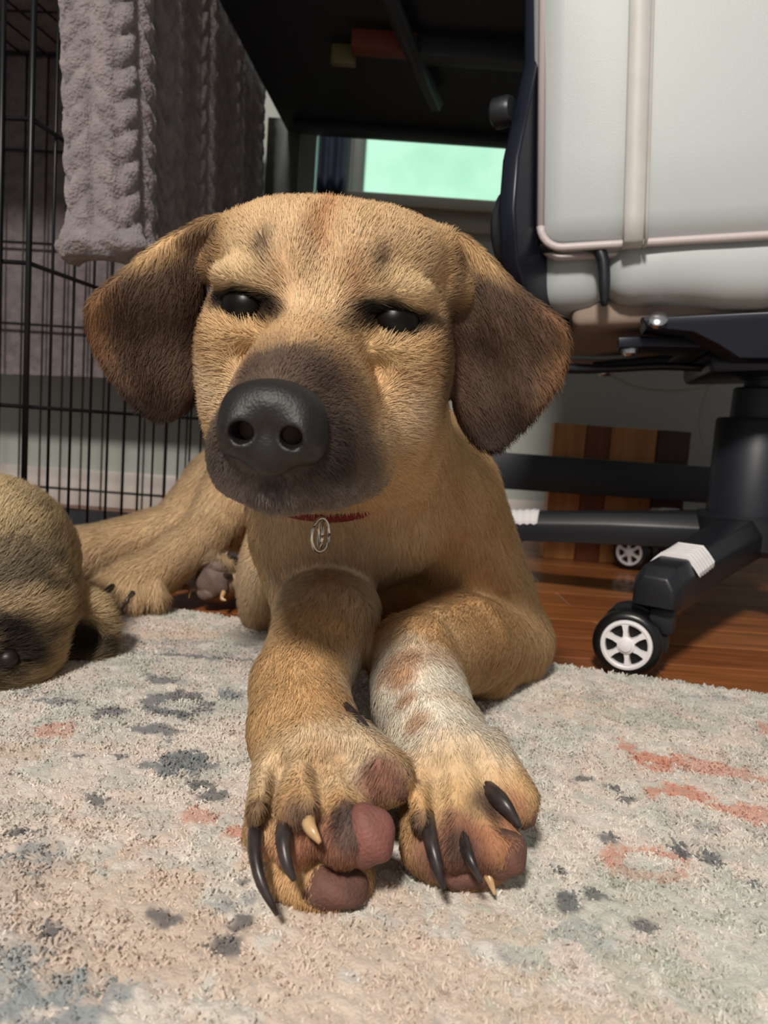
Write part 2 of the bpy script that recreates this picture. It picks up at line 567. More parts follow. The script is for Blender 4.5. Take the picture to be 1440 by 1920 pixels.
for sx, sy in ((-0.162, -0.12), (0.172, -0.12), (-0.172, 0.135), (0.172, 0.135)):
    lathe('screw', [(0.0, -0.004), (0.006, -0.004), (0.0095, -0.001), (0.0095, 0.004), (0.006, 0.006)], M_chrome, mech, T_seat @ Matrix.Translation((sx, sy, 0.312)), n=16)
# tilt lever reaching out on one side
lv = spline([(-0.05, -0.03, 0.300), (-0.12, -0.05, 0.303), (-0.19, -0.07, 0.300), (-0.25, -0.085, 0.302), (-0.285, -0.09, 0.306)], 24)
lev = tube('tilt_lever', [T_seat @ Vector(p) for p in lv], np.concatenate([np.full(12, 0.008), np.linspace(0.009, 0.013, 12)]), M_blk, chair, n=10, flat=0.6)
tube('lever_wire', [T_seat @ Vector(p) + Vector((0, 0.01, 0.014)) for p in lv[8:]], 0.003, mat('grey_wire', lin(110, 118, 122), 0.4), lev, n=6)

# reclining bracket at the side of the backrest (an upright plate, edge to the rear)
side = [(0.030, 0.70), (-0.004, 0.70), (-0.004, 0.60), (-0.030, 0.54), (-0.052, 0.49), (-0.060, 0.44), (-0.052, 0.39), (-0.010, 0.345), (0.05, 0.330), (0.09, 0.34),
        (0.09, 0.38), (0.05, 0.42), (0.035, 0.48), (0.040, 0.56)]
for s in (-1, 1):
    # upright plate, toed in a little: polygon x -> forwards from its rear edge, y -> up, thickness -> across
    rot = T_seat @ Matrix.Translation((s * 0.290, -0.236, 0)) @ Matrix.Rotation(math.radians(22 * s), 4, 'Z')
    mt = rot @ Matrix(((0, 0, 1, -0.009), (1, 0, 0, 0.060), (0, 1, 0, 0), (0, 0, 0, 1)))
    br = extrude_poly('recline_bracket', side, 0.0, 0.018, M_blkm, chair, mt, bevel=0.003)
    fc = rot @ Matrix.Translation((s * 0.008, 0.046, 0.428)) @ Matrix.Rotation(math.radians(90 * s), 4, 'Y')
    lathe('pivot_cover', [(0.0, 0.0), (0.040, 0.0), (0.044, 0.003), (0.044, 0.008), (0.040, 0.012), (0.0, 0.012)], M_blk, br, fc, n=32)
    lathe('screw', [(0.0, 0.011), (0.007, 0.011), (0.007, 0.015), (0.003, 0.017), (0.0, 0.017)], M_chrome, br, fc @ Matrix.Translation((0.0, -0.012, 0.0)), n=14)
    lathe('knob', [(0.0, 0.0), (0.013, 0.0), (0.015, 0.004), (0.015, 0.018), (0.010, 0.022), (0.0, 0.022)], M_blk, br,
          rot @ Matrix.Translation((s * 0.008, 0.03, 0.545)) @ Matrix.Rotation(math.radians(90 * s), 4, 'Y'), n=20)

# gas column
col = lathe('column_cover', [(0.048, 0.128), (0.048, 0.243), (0.046, 0.246), (0.033, 0.246)], M_gas, chair, T_base, n=40)
lathe('column_sleeve', [(0.033, 0.24), (0.032, 0.281), (0.030, 0.283), (0.02, 0.283)], M_gas, col, T_base, n=36)
lathe('column_rod', [(0.021, 0.28), (0.021, 0.292), (0.026, 0.293), (0.026, 0.312), (0.02, 0.312)], M_gas, col, T_base, n=28)

# five-star base with castors
hubb = lathe('base_hub', [(0.0, 0.085), (0.056, 0.085), (0.062, 0.092), (0.062, 0.126), (0.058, 0.131), (0.0, 0.131)], M_blk, chair, T_base, n=36)
R_LEG = 0.330


def leg_mesh():
    bm = bmesh.new()
    secs = [(0.03, 0.030, 0.086, 0.112, 0.130), (0.16, 0.025, 0.078, 0.104, 0.119), (0.265, 0.021, 0.070, 0.094, 0.108), (0.272, 0.021, 0.064, 0.093, 0.107),
            (R_LEG + 0.012, 0.021, 0.064, 0.088, 0.101), (R_LEG + 0.026, 0.017, 0.066, 0.082, 0.092)]
    rings = []
    for x, w, z0, z1, z2 in secs:
        rings.append([bm.verts.new(c) for c in ((x, -w, z0), (x, w, z0), (x, w, z1), (x, w * 0.62, z2), (x, -w * 0.62, z2), (x, -w, z1))])
    for a, b in zip(rings, rings[1:]):
        for k in range(6):
            bm.faces.new((a[k], a[(k + 1) % 6], b[(k + 1) % 6], b[k]))
    bm.faces.new(list(reversed(rings[0]))); bm.faces.new(rings[-1])
    bmesh.ops.recalc_face_normals(bm, faces=bm.faces)
    bmesh.ops.bevel(bm, geom=[e for e in bm.edges], offset=0.0022, segments=2, profile=0.5, affect='EDGES')
    me = bpy.data.meshes.new('leg'); bm.to_mesh(me); bm.free()
    me.materials.append(M_blk)
    me.polygons.foreach_set('use_smooth', np.ones(len(me.polygons), bool)); me.set_sharp_from_angle(angle=0.6)
    return me


def pad_mesh():
    V, Fc = [], []
    nx, ny = 25, 9
    for i in range(nx):
        t = i / (nx - 1)
        x = 0.250 + 0.052 * t
        zt = float(np.interp(x, [0.16, 0.265, 0.272, R_LEG + 0.012], [0.119, 0.108, 0.107, 0.101])) + 0.0025 + 0.0010 * math.cos(t * 6 * 2 * math.pi)
        for j in range(ny):
            s = -1 + 2 * j / (ny - 1)
            yy = 0.0235 * s
            V.append((x, yy, zt - 0.0135 * max(0, abs(s) - 0.55) / 0.45))
    for i in range(nx - 1):
        for j in range(ny - 1):
            a = i * ny + j
            Fc.append((a, a + ny, a + ny + 1, a + 1))
    o = len(V)
    V += [(x, y, z - 0.004) for x, y, z in V]
    Fc += [tuple(o + q for q in reversed(f)) for f in Fc]
    rim = [i * ny for i in range(nx)] + [(nx - 1) * ny + j for j in range(1, ny)] + [i * ny + ny - 1 for i in range(nx - 2, -1, -1)] + [j for j in range(ny - 2, 0, -1)]
    for k in range(len(rim)):
        a, b = rim[k], rim[(k + 1) % len(rim)]
        Fc.append((a, b, o + b, o + a))
    me = bpy.data.meshes.new('foot_pad'); me.from_pydata(V, [], Fc); me.materials.append(M_hub)
    me.polygons.foreach_set('use_smooth', np.ones(len(me.polygons), bool)); me.set_sharp_from_angle(angle=0.9)
    return me


def revolve_x(prof, n=40):
    """profile [(r, x)] about the x axis"""
    V, Fc = [], []
    for r, x in prof:
        for k in range(n):
            th = 2 * math.pi * k / n
            V.append((x, r * math.cos(th), r * math.sin(th)))
    m_ = len(prof)
    for i in range(m_ - 1):
        for k in range(n):
            Fc.append((i * n + k, i * n + (k + 1) % n, (i + 1) * n + (k + 1) % n, (i + 1) * n + k))
    return V, Fc


WR = 0.030


def tyre_mesh():
    V, Fc = revolve_x([(0.006, 0.0), (WR - 0.003, 0.0), (WR, 0.003), (WR, 0.015), (WR - 0.0015, 0.0185), (WR - 0.005, 0.0205), (0.0225, 0.0205), (0.0222, 0.016), (0.004, 0.016)])
    me = bpy.data.meshes.new('tyre'); me.from_pydata(V, [], Fc); me.materials.append(M_tyre)
    me.polygons.foreach_set('use_smooth', np.ones(len(me.polygons), bool)); me.set_sharp_from_angle(angle=0.7)
    return me


def hub_mesh():
    """six-spoke white wheel: rim, hub boss and spokes"""
    bm = bmesh.new()
    V, Fc = revolve_x([(0.0178, 0.0165), (0.0180, 0.0212), (0.0195, 0.0222), (0.0215, 0.0218), (0.0222, 0.0205), (0.0222, 0.0165)], 48)
    vs = [bm.verts.new(v) for v in V]
    for f in Fc: bm.faces.new([vs[i] for i in f])
    V, Fc = revolve_x([(0.0075, 0.0165), (0.0075, 0.0225), (0.0068, 0.0230), (0.0055, 0.0232), (0.0052, 0.0245), (0.003, 0.0252), (0.0001, 0.0254)], 32)
    vs = [bm.verts.new(v) for v in V]
    for f in Fc: bm.faces.new([vs[i] for i in f])
    for k in range(6):
        mt = Matrix.Rotation(math.radians(60 * k + 8), 4, 'X')
        vv = []
        for rr, w in ((0.006, 0.0030), (0.012, 0.0022), (0.0165, 0.0030), (0.0190, 0.0046)):
            vv.append([bm.verts.new(mt @ Vector((xx, s * w, rr))) for xx, s in ((0.0165, -1), (0.0165, 1), (0.0215, 0.8), (0.0215, -0.8))])
        for a, b in zip(vv, vv[1:]):
            for q in range(4):
                bm.faces.new((a[q], a[(q + 1) % 4], b[(q + 1) % 4], b[q]))
    bmesh.ops.recalc_face_normals(bm, faces=bm.faces)
    me = bpy.data.meshes.new('wheel_hub'); bm.to_mesh(me); bm.free(); me.materials.append(M_hub)
    me.polygons.foreach_set('use_smooth', np.ones(len(me.polygons), bool)); me.set_sharp_from_angle(angle=0.6)
    return me


def castor_body_mesh():
    """fork body: stem, hood over the wheels"""
    bm = bmesh.new()
    V, Fc = [], []
    # hood: a partial shell following the wheel top at its back
    n = 14
    for i in range(n):
        th = math.radians(-10 + 130 * i / (n - 1))
        for rr in (WR - 0.008, WR + 0.0028):
            for xx in (-0.009, 0.009):
                V.append((xx, math.cos(th) * rr, math.sin(th) * rr))
    for i in range(n - 1):
        a = i * 4
        for p_, q_ in ((0, 1), (1, 3), (3, 2), (2, 0)):
            Fc.append((a + p_, a + q_, a + 4 + q_, a + 4 + p_))
    Fc.append((0, 1, 3, 2)); Fc.append(tuple((n - 1) * 4 + q for q in (2, 3, 1, 0)))
    vs = [bm.verts.new(v) for v in V]
    for f in Fc: bm.faces.new([vs[i] for i in f])
    box_bm(bm, (-0.0085, -0.004, -0.006), (0.0085, 0.022, 0.030), 0.003)
    box_bm(bm, (-0.014, 0.014, 0.010), (0.014, 0.036, 0.034), 0.004)
    r = bmesh.ops.create_cone(bm, cap_ends=True, segments=20, radius1=0.011, radius2=0.010, depth=0.014)
    bmesh.ops.translate(bm, vec=(0, 0.022, 0.036), verts=r['verts'])
    bmesh.ops.recalc_face_normals(bm, faces=bm.faces)
    me = bpy.data.meshes.new('castor'); bm.to_mesh(me); bm.free(); me.materials.append(M_blk)
    me.polygons.foreach_set('use_smooth', np.ones(len(me.polygons), bool)); me.set_sharp_from_angle(angle=0.6)
    return me


LEG, PAD, TYRE, HUB, CAST = leg_mesh(), pad_mesh(), tyre_mesh(), hub_mesh(), castor_body_mesh()
# castor swivel: world direction of its axle (towards the visible white face)
swivel = [(-0.42, -0.91), (-0.6, -0.8), (-0.62, -0.78), (0.8, -0.6), (0.2, -0.98)]
for k in range(5):
    ang = math.radians(-126.0 - 72 * k)
    lg = bpy.data.objects.new('leg', LEG); COL.objects.link(lg); lg.parent = chair; lg.rotation_euler = (0, 0, ang)
    pd = bpy.data.objects.new('foot_pad', PAD); COL.objects.link(pd); pd.parent = lg
    pin = Vector((R_LEG * math.cos(ang), R_LEG * math.sin(ang), 0))
    ax = Vector((swivel[k][0], swivel[k][1], 0)).normalized()
    tr = Vector((-ax.y, ax.x, 0)) if k != 0 else Vector((ax.y, -ax.x, 0))      # direction from wheel axle to stem
    # castor local: x = axle, y = towards stem, z = up
    c = bpy.data.objects.new('castor', CAST); COL.objects.link(c); c.parent = chair
    yv = Vector((0, 0, 1)).cross(ax)
    sgn = 1.0
    c.rotation_euler = (0, 0, math.atan2(ax.y, ax.x))
    c.location = pin - yv * 0.022 + Vector((0, 0, WR))
    for s in (1, -1):
        t = bpy.data.objects.new('tyre', TYRE); COL.objects.link(t); t.parent = c
        t.location = (0.0095 * s, 0, 0)
        h = bpy.data.objects.new('wheel_hub', HUB); COL.objects.link(h); h.parent = c
        h.location = (0.0095 * s, 0, 0)
        if s < 0:
            t.rotation_euler = (0, 0, math.pi); h.rotation_euler = (0, 0, math.pi)

# ------------------------------------------------------------------ wire crate
M_wire = mat('black_crate_wire', lin(24, 24, 28), 0.4, metal=0.4)
M_tray = mat('dark_plastic_tray', lin(34, 40, 54), 0.5)
NR, FR = np.array([-0.378, 0.80]), np.array([-0.282, 1.36])      # near-right and far-right corners in plan
DEP = FR - NR
LEFT = np.array([-DEP[1], DEP[0]]) / np.linalg.norm(DEP)           # towards the crate's other side
LEFT = np.array([-0.985, 0.06])
WID = 0.62
NL, FL = NR + LEFT * WID, FR + LEFT * WID
ZT, Z0 = 0.80, 0.022
crate = empty('wire_crate', (float(NR[0]), float(NR[1]), 0))
tag(crate, 'black folding wire dog crate partly covered by a blanket', 'crate')


def P3(q, z): return (float(q[0]), float(q[1]), z)


def panel(name, a, b, n, rails, bottom=Z0, skip=0):
    a, b = np.array(a), np.array(b)
    segs = []
    for i in range(n + 1):
        q = a + (b - a) * i / n
        segs.append([P3(q, bottom), P3(q, ZT)])
    o = wires(name, segs, 0.0016, M_wire, crate)
    rl = [[P3(a, z), P3(b, z)] for z in rails]
    wires('rail', rl, 0.0024, M_wire, o)
    return o


RAILS = (Z0, 0.058, 0.20, 0.345, 0.485, 0.64, ZT)
panel('side_wires', NR, FR, 14, RAILS)
panel('side_wires', NL, FL, 14, RAILS)
panel('end_wires', NR, NL, 14, RAILS)
panel('end_wires', FR, FL, 16, RAILS)
segs = []
for i in range(15):
    q0, q1 = NR + (NL - NR) * i / 14, FR + (FL - FR) * i / 14
    segs.append([P3(q0, ZT), P3(q1, ZT)])
for i in range(5):
    q0, q1 = NR + DEP * i / 4, NL + DEP * i / 4
    segs.append([P3(q0, ZT - 0.003), P3(q1, ZT - 0.003)])
wires('roof_wires', segs, 0.0016, M_wire, crate)
for q in (NR, NL, FR, FL):
    tube('corner_post', [P3(q, 0.004), P3(q, ZT)], 0.0032, M_wire, crate, n=8)
# door frame wires in the near end, just left of the corner
dq = NR + LEFT * 0.028
dq2 = NR + LEFT * 0.40
door = wires('door', [[P3(dq - [0, 0.006], 0.07), P3(dq - [0, 0.006], 0.72)], [P3(dq - [0, 0.006], 0.72), P3(dq2 - [0, 0.006], 0.72)],
                      [P3(dq2 - [0, 0.006], 0.72), P3(dq2 - [0, 0.006], 0.07)], [P3(dq2 - [0, 0.006], 0.07), P3(dq - [0, 0.006], 0.07)]], 0.0028, M_wire, crate)
wires('door_wires', [[P3(NR + LEFT * (0.028 + 0.372 * i / 8) - [0, 0.006], 0.07), P3(NR + LEFT * (0.028 + 0.372 * i / 8) - [0, 0.006], 0.72)] for i in range(1, 8)], 0.0016, M_wire, door)
# tray
bm = bmesh.new()
qs = [NR + LEFT * 0.006 + DEP * 0.01, FR + LEFT * 0.006 - DEP * 0.01, FL - LEFT * 0.006 - DEP * 0.01, NL - LEFT * 0.006 + DEP * 0.01]
lo = [bm.verts.new(P3(q, 0.006)) for q in qs]; hi = [bm.verts.new(P3(q, 0.020)) for q in qs]
bm.faces.new(lo); bm.faces.new(hi)
for k in range(4): bm.faces.new((lo[k], lo[(k + 1) % 4], hi[(k + 1) % 4], hi[k]))
from_bm('tray', bm, M_tray, crate)

# ------------------------------------------------------------------ knitted fleece blanket over it
def knit(u, v, amp=1.0):
    """cable-knit relief: u across, v along the drop (metres)"""
    cw = 0.040
    c = np.floor(u / cw); fu = u / cw - c - 0.5                       # -0.5..0.5 across a cable
    sl = np.abs(fu) * 2
    ph = v / 0.029 + sl * 0.85 * np.sign(1) + (c % 2) * 0.5
    leaf = np.abs(np.sin(np.pi * ph))
    h = 0.011 * np.sqrt(np.clip(1 - (2 * fu) ** 2, 0, 1)) * (0.30 + 0.70 * np.sqrt(leaf))
    h -= 0.003 * np.exp(-(fu / 0.06) ** 2)
    fz = (fbm(u * 420, v * 420, 3, 3) - 0.5) * 0.0028 + (fbm(u * 130, v * 130, 9, 2) - 0.5) * 0.003
    return amp * (h + fz)


plan = spline([(-0.345, 0.772), (-0.316, 0.758), (-0.284, 0.768), (-0.273, 0.805), (-0.280, 0.85), (-0.262, 0.895), (-0.266, 0.96), (-0.246, 1.02), (-0.252, 1.10),
               (-0.232, 1.17), (-0.240, 1.25), (-0.222, 1.31), (-0.226, 1.372)], 900)
plan[:, 0] += np.interp(plan[:, 1], [0.77, 1.37], [-0.011, -0.036])
seg = np.linalg.norm(np.diff(plan, axis=0), axis=1)
s = np.concatenate([[0], np.cumsum(seg)])
U = np.arange(0, s[-1], 0.0021)
px = np.interp(U, s, plan[:, 0]); py = np.interp(U, s, plan[:, 1])
tx, ty = np.gradient(px), np.gradient(py); L = np.hypot(tx, ty)
nx, ny = ty / L, -tx / L                                            # outward (towards +x)
Vv = np.arange(0, 0.475, 0.0021)
UU, VV = np.meshgrid(U, Vv, indexing='ij')
hem = 0.012 * np.exp(-((VV - 0.462) / 0.012) ** 2)
edge = np.minimum(UU / 0.02, 1.0)
hh = knit(UU, VV) * (0.4 + 0.6 * edge) + hem
lean = VV * 0.055                                                   # hangs a little outwards lower down
near = np.exp(-UU / 0.10)
X = px[:, None] + nx[:, None] * (hh + lean * 0.5) + near * VV * 0.10
Yw = py[:, None] + ny[:, None] * (hh + lean * 0.5) - near * VV * 0.02
Z = 0.812 - VV + 0.006 * np.sin(UU * 25)
def grid_faces(nu, nv, o=0):
    i, j = np.meshgrid(np.arange(nu - 1), np.arange(nv - 1), indexing='ij')
    a = (i * nv + j + o).ravel()
    return np.stack([a, a + nv, a + nv + 1, a + 1], 1)
nu, nv = X.shape
A = np.stack([X, Yw, Z], -1).reshape(-1, 3)
faces = [grid_faces(nu, nv)]
# inner face, 12 mm behind
B = np.stack([px[:, None] - nx[:, None] * 0.010 + nx[:, None] * lean * 0.5 + near * VV * 0.10, py[:, None] - ny[:, None] * 0.010 + ny[:, None] * lean * 0.5 - near * VV * 0.02, Z], -1).reshape(-1, 3)
faces.append(grid_faces(nu, nv, len(A))[:, ::-1])
o = len(A)
ii = np.arange(nu - 1); jj = np.arange(nv - 1)
def strip(a, b): return np.stack([a[:-1], a[1:], b[1:], b[:-1]], 1)
e1 = np.arange(nv); faces.append(strip(e1, e1 + o))
e2 = (nu - 1) * nv + np.arange(nv); faces.append(strip(e2, e2 + o))
e3 = np.arange(nu) * nv + nv - 1; faces.append(strip(e3, e3 + o))
verts = [A, B]; off = len(A) + len(B)
# over the roof and down the far end: coarser sheets
def sheet(c00, c10, c01, c11, nu, nv, nrm, amp=1.0):
    global off
    a = np.linspace(0, 1, nu)[:, None, None]; b = np.linspace(0, 1, nv)[None, :, None]
    c00, c10, c01, c11 = [np.array(c, float) for c in (c00, c10, c01, c11)]
    g = c00 * (1 - a) * (1 - b) + c10 * a * (1 - b) + c01 * (1 - a) * b + c11 * a * b
    lu, lv = np.linalg.norm(c10 - c00), np.linalg.norm(c01 - c00)
    h = knit(a[..., 0] * lu + 0 * b[..., 0], b[..., 0] * lv + 0 * a[..., 0], amp)
    n = np.array(nrm, float)
    g1 = g + n * h[..., None]; g2 = g - n * 0.006
    verts.append(g1.reshape(-1, 3)); faces.append(grid_faces(nu, nv, off)); off += nu * nv
    verts.append(g2.reshape(-1, 3)); faces.append(grid_faces(nu, nv, off)[:, ::-1]); off += nu * nv
zt = ZT + 0.012
sheet((-0.365, 0.772, zt), (-0.262, 1.372, zt), (NL[0] + 0.02, NL[1], zt), (FL[0], 1.41, zt), 120, 110, (0, 0, 1))
sheet((-0.262, 1.376, zt), (FL[0], 1.415, zt), (-0.262, 1.385, 0.27), (FL[0], 1.425, 0.25), 120, 110, (0, 1, 0))
me = bpy.data.meshes.new('blanket')
allv = np.vstack(verts); allf = np.vstack(faces)
me.vertices.add(len(allv)); me.vertices.foreach_set('co', allv.astype(np.float32).ravel())
me.loops.add(len(allf) * 4); me.loops.foreach_set('vertex_index', allf.astype(np.int32).ravel())
me.polygons.add(len(allf)); me.polygons.foreach_set('loop_start', np.arange(0, len(allf) * 4, 4, dtype=np.int32))
me.update(calc_edges=True); me.validate()
M_blan = mat('grey_lilac_fleece', lin(146, 134, 136), 0.95, col2=lin(118, 110, 112), vscale=60, bump=0.9, bscale=330, bdist=0.005, sheen=0.3, spec=0.1)
tag(link_mesh('blanket', me, M_blan, smooth=True), 'grey lilac cable-knit fleece blanket draped over the wire crate', 'blanket')

# ------------------------------------------------------------------ rug
RUG_Z = 0.010


def on_rug(x, y, z=RUG_Z):
    r = _fw + (x - 720) / FPX * _rt + (960 - y) / FPX * _up
    return (_C + r * (z - CAM_H) / r[2])[:2]


RO = np.array([-0.285, 0.776])                       # a point of the far edge
RU = np.array([0.964, -0.266]); RU /= np.linalg.norm(RU)
RV = np.array([-RU[1], RU[0]]) * -1.0                # towards the camera
BLUE, CHAR, SALM, PEACH, SAGE = linv(150, 158, 162), linv(84, 86, 92), linv(212, 146, 122), linv(220, 198, 180), linv(184, 190, 178)
blobs = []                                           # (x, y, rx, ry, colour, strength, threshold)
def bl(px, py, rx, ry, c, s=0.8, th=0.5, ring=0.0):
    q = on_rug(px, py); blobs.append((q[0], q[1], rx, ry, c, s, th, ring))
for a in ((335, 1322, .022, .020, CHAR * 1.6, .8, .45, .55), (300, 1278, .020, .010, CHAR * 1.6, .8, .5), (430, 1300, .014, .014, BLUE * .8, .8, .5), (360, 1232, .045, .005, CHAR * 1.8, .8, .45),
          (325, 1432, .020, .014, BLUE * .62, .9, .42), (205, 1335, .010, .007, CHAR * 1.5, .8, .45), (290, 1372, .016, .006, CHAR * 1.6, .8, .5), (130, 1318, .02, .006, CHAR * 1.8, .7, .5),
          (20, 1640, .022, .022, BLUE * .85, .8, .4), (90, 1830, .040, .034, BLUE * .9, .85, .36), (430, 1690, .016, .012, BLUE, .8, .4), (330, 1790, .016, .012, BLUE, .7, .42), (1085, 1760, .02, .014, BLUE * 1.05, .7, .45), (1000, 1800, .03, .03, SAGE * 1.1, .6, .4),
          (1210, 1430, .014, .02, SALM, .85, .4), (1275, 1490, .022, .012, SALM, .85, .42), (1345, 1440, .030, .014, SALM, .6, .5), (1385, 1525, .028, .012, SALM, .7, .5), (1215, 1620, .022, .014, SALM, .75, .42, .5),
          (1430, 1370, .02, .014, SALM, .6, .5), (435, 1562, .012, .008, SALM, .8, .4), (385, 1535, .012, .006, SALM, .6, .45), (75, 1375, .018, .010, SALM, .6, .5), (30, 1410, .03, .014, PEACH * .92, .7, .4), (340, 1190, .05, .02, PEACH, .6, .45),
          (250, 1180, .04, .02, PEACH, .5, .45), (1090, 1330, .05, .03, PEACH * 1.02, .6, .4), (1205, 1345, .05, .02, SAGE, .6, .45), (200, 1720, .05, .03, PEACH, .7, .35), (700, 1830, .07, .05, PEACH * .98, .7, .3), (1290, 1720, .06, .05, SAGE * 1.08, .5, .45)):
    bl(*a)
for a in ((1050, 1635), (1062, 1680), (1070, 1700), (1275, 1592), (1150, 1480), (1290, 1600), (1140, 1572), (1410, 1660), (1065, 1800), (420, 1780), (455, 1722), (380, 1470), (395, 1492), (300, 1720), (150, 1420), (180, 1500), (1090, 1462),
          (100, 1750), (60, 1560), (30, 1560), (455, 1655), (230, 1420), (1330, 1610), (1200, 1745), (1180, 1500), (1115, 1680)):
    bl(a[0], a[1], .0045, .0036, CHAR, .8, .34)


def rug_color(x, y):
    n1, n2, n3 = fbm(x * 9, y * 9, 5), fbm(x * 26, y * 26, 11), fbm(x * 170, y * 170, 21, 3)
    n4 = fbm(x * 60, y * 60, 31, 3)
    base = linv(222, 213, 202)[None] * (0.90 + 0.2 * n3[:, None])
    def mix(w, c):
        nonlocal base
        base = base * (1 - w[:, None]) + np.asarray(c)[None] * w[:, None]
    mix(0.75 * sstep(0.50, 0.62, n1), linv(222, 205, 192))
    mix(0.7 * sstep(0.52, 0.64, fbm(x * 11 + 5, y * 11, 41)), linv(204, 202, 194))
    mix(0.45 * sstep(0.60, 0.70, n2) * 0.7, SAGE)
    mix(0.45 * sstep(0.60, 0.66, fbm(x * 40, y * 75, 51)) * sstep(0.45, 0.6, fbm(x * 14, y * 14, 61)), CHAR * 2.6)
    mix(0.5 * sstep(0.54, 0.64, fbm(x * 95, y * 70, 131, 2)), linv(226, 208, 198))
    mix(0.5 * sstep(0.56, 0.66, fbm(x * 85 + 7, y * 60, 137, 2)), linv(190, 192, 184))
    mix(0.45 * sstep(0.60, 0.68, fbm(x * 120 + 3, y * 90, 139, 2)), linv(238, 232, 222))
    for bx, by, rx, ry, c, s, th, ring in blobs:
        d = np.hypot((x - bx) / rx, (y - by) / ry)
        w = np.exp(-(d * 0.85) ** 2) if not ring else np.exp(-((d - 0.8) / 0.35) ** 2)
        k = sstep(th - 0.08, th + 0.14, w * 0.75 + (n4 - 0.5) * 1.3 + (n3 - 0.5) * 0.7)
        mix(np.where(w > 0.03, s * k, 0), c)
    return base * 0.86


us = np.concatenate([np.arange(-0.072, 0.70, 0.0016), np.arange(0.70, 1.45, 0.02)])
vs_ = np.concatenate([np.arange(0, 0.62, 0.0017), np.arange(0.62, 1.75, 0.02)])
UU, VV = np.meshgrid(us, vs_, indexing='ij')
X = RO[0] + UU * RU[0] + VV * RV[0] + 0.0
Yr = RO[1] + UU * RU[1] + VV * RV[1] + 0.004 * np.sin(UU * 9 + 1) * np.exp(-VV / 0.05)
xf, yf = X.ravel(), Yr.ravel()
tuft = fbm(xf * 330, yf * 330, 71, 2)
hgt = RUG_Z + 0.0035 * (tuft - 0.5) + 0.002 * (fbm(xf * 40, yf * 40, 81, 2) - 0.5)
Zr = hgt.reshape(X.shape)
Zr *= np.sqrt(np.clip(VV / 0.006, 0.02, 1)) 
nu, nv = X.shape
A = np.stack([X, Yr, Zr], -1).reshape(-1, 3)
allf = grid_faces(nu, nv)
me = bpy.data.meshes.new('rug')
rim = np.concatenate([np.arange(nv), np.arange(1, nu) * nv + nv - 1, (nu - 1) * nv + np.arange(nv - 2, -1, -1), np.arange(nu - 2, 0, -1) * nv])
lowv = A[rim].copy(); lowv[:, 2] = 0.0005
o = len(A)
k = np.arange(len(rim)); k2 = (k + 1) % len(rim)
sidef = np.stack([rim[k], rim[k2], o + k2, o + k], 1)
allv = np.vstack([A, lowv]); allf = np.vstack([allf, sidef])
me.vertices.add(len(allv)); me.vertices.foreach_set('co', allv.astype(np.float32).ravel())
me.loops.add(len(allf) * 4); me.loops.foreach_set('vertex_index', allf.astype(np.int32).ravel())
me.polygons.add(len(allf)); me.polygons.foreach_set('loop_start', np.arange(0, len(allf) * 4, 4, dtype=np.int32))
me.update(calc_edges=True)
color_attr(me, 'rug_color', rug_color(allv[:, 0], allv[:, 1]))
M_rug = attr_mat('cream_rug_wool', 'rug_color', 0.95, 0.1, bump=0.5, bscale=700, sheen=0.25)
rug = link_mesh('rug', me, M_rug, smooth=True)
tag(rug, 'cream short-pile rug with faded blue, salmon and grey pattern', 'rug')


def hair_object(name, pos, radius, attrs, material, parent):
    """pos (n, k, 3); radius (k,) or (n, k)"""
    n, k = pos.shape[:2]
    hc = bpy.data.hair_curves.new(name)
    hc.add_curves([k] * n)
    hc.attributes['position'].data.foreach_set('vector', pos.astype(np.float32).ravel())
    ra = hc.attributes.get('radius') or hc.attributes.new('radius', 'FLOAT', 'POINT')
    ra.data.foreach_set('value', np.broadcast_to(radius, (n, k)).astype(np.float32).ravel())
    for nm, (kind, val) in attrs.items():
        if kind == 'color':
            a = hc.attributes.new(nm, 'FLOAT_COLOR', 'CURVE')
            c = np.ones((n, 4), np.float32); c[:, :3] = val
            a.data.foreach_set('color', c.ravel())
        else:
            a = hc.attributes.new(nm, 'FLOAT_VECTOR', 'CURVE')
            a.data.foreach_set('vector', val.astype(np.float32).ravel())
    hc.materials.append(material)
    o = bpy.data.objects.new(name, hc)
    COL.objects.link(o)
    adopt(o, parent)
    return o


# the pile: yarn ends standing on the backing, colour taken where each one is rooted
NP_ = 330000
uu = RNG.uniform(-0.071, 0.68, NP_); vv = 0.60 * RNG.uniform(0, 1, NP_) ** 0.9
rx = RO[0] + uu * RU[0] + vv * RV[0]; ry = RO[1] + uu * RU[1] + vv * RV[1]
keep = (np.abs(rx) < 0.08 + 0.52 * ry) & (ry > 0.2)
rx, ry = rx[keep], ry[keep]; n = len(rx)
ln = RNG.uniform(0.0042, 0.0064, n)
cl = np.stack([fbm(rx * 220, ry * 220, 91, 2) - 0.5, fbm(rx * 220 + 9, ry * 220, 95, 2) - 0.5], 1) * 5.0
tilt = cl * 0.5 + RNG.normal(0, 0.28, (n, 2))
root = np.stack([rx, ry, np.full(n, RUG_Z - 0.0040)], 1)
dirv = np.concatenate([tilt, np.full((n, 1), 1.0)], 1); dirv /= np.linalg.norm(dirv, axis=1)[:, None]
mid = root + dirv * ln[:, None] * 0.55
tip = mid + (dirv * 0.8 + np.concatenate([RNG.normal(0, 0.35, (n, 2)), np.zeros((n, 1))], 1)) * ln[:, None] * 0.5
pc = rug_color(rx, ry) * RNG.uniform(0.86, 1.12, n)[:, None]
nr = np.concatenate([np.clip(tilt, -1.5, 1.5) * 0.16, np.ones((n, 1))], 1); nr /= np.linalg.norm(nr, axis=1)[:, None]
M_pile = attr_mat('rug_pile_yarn', 'yarn_color', 0.9, 0.15, sheen=0.2)
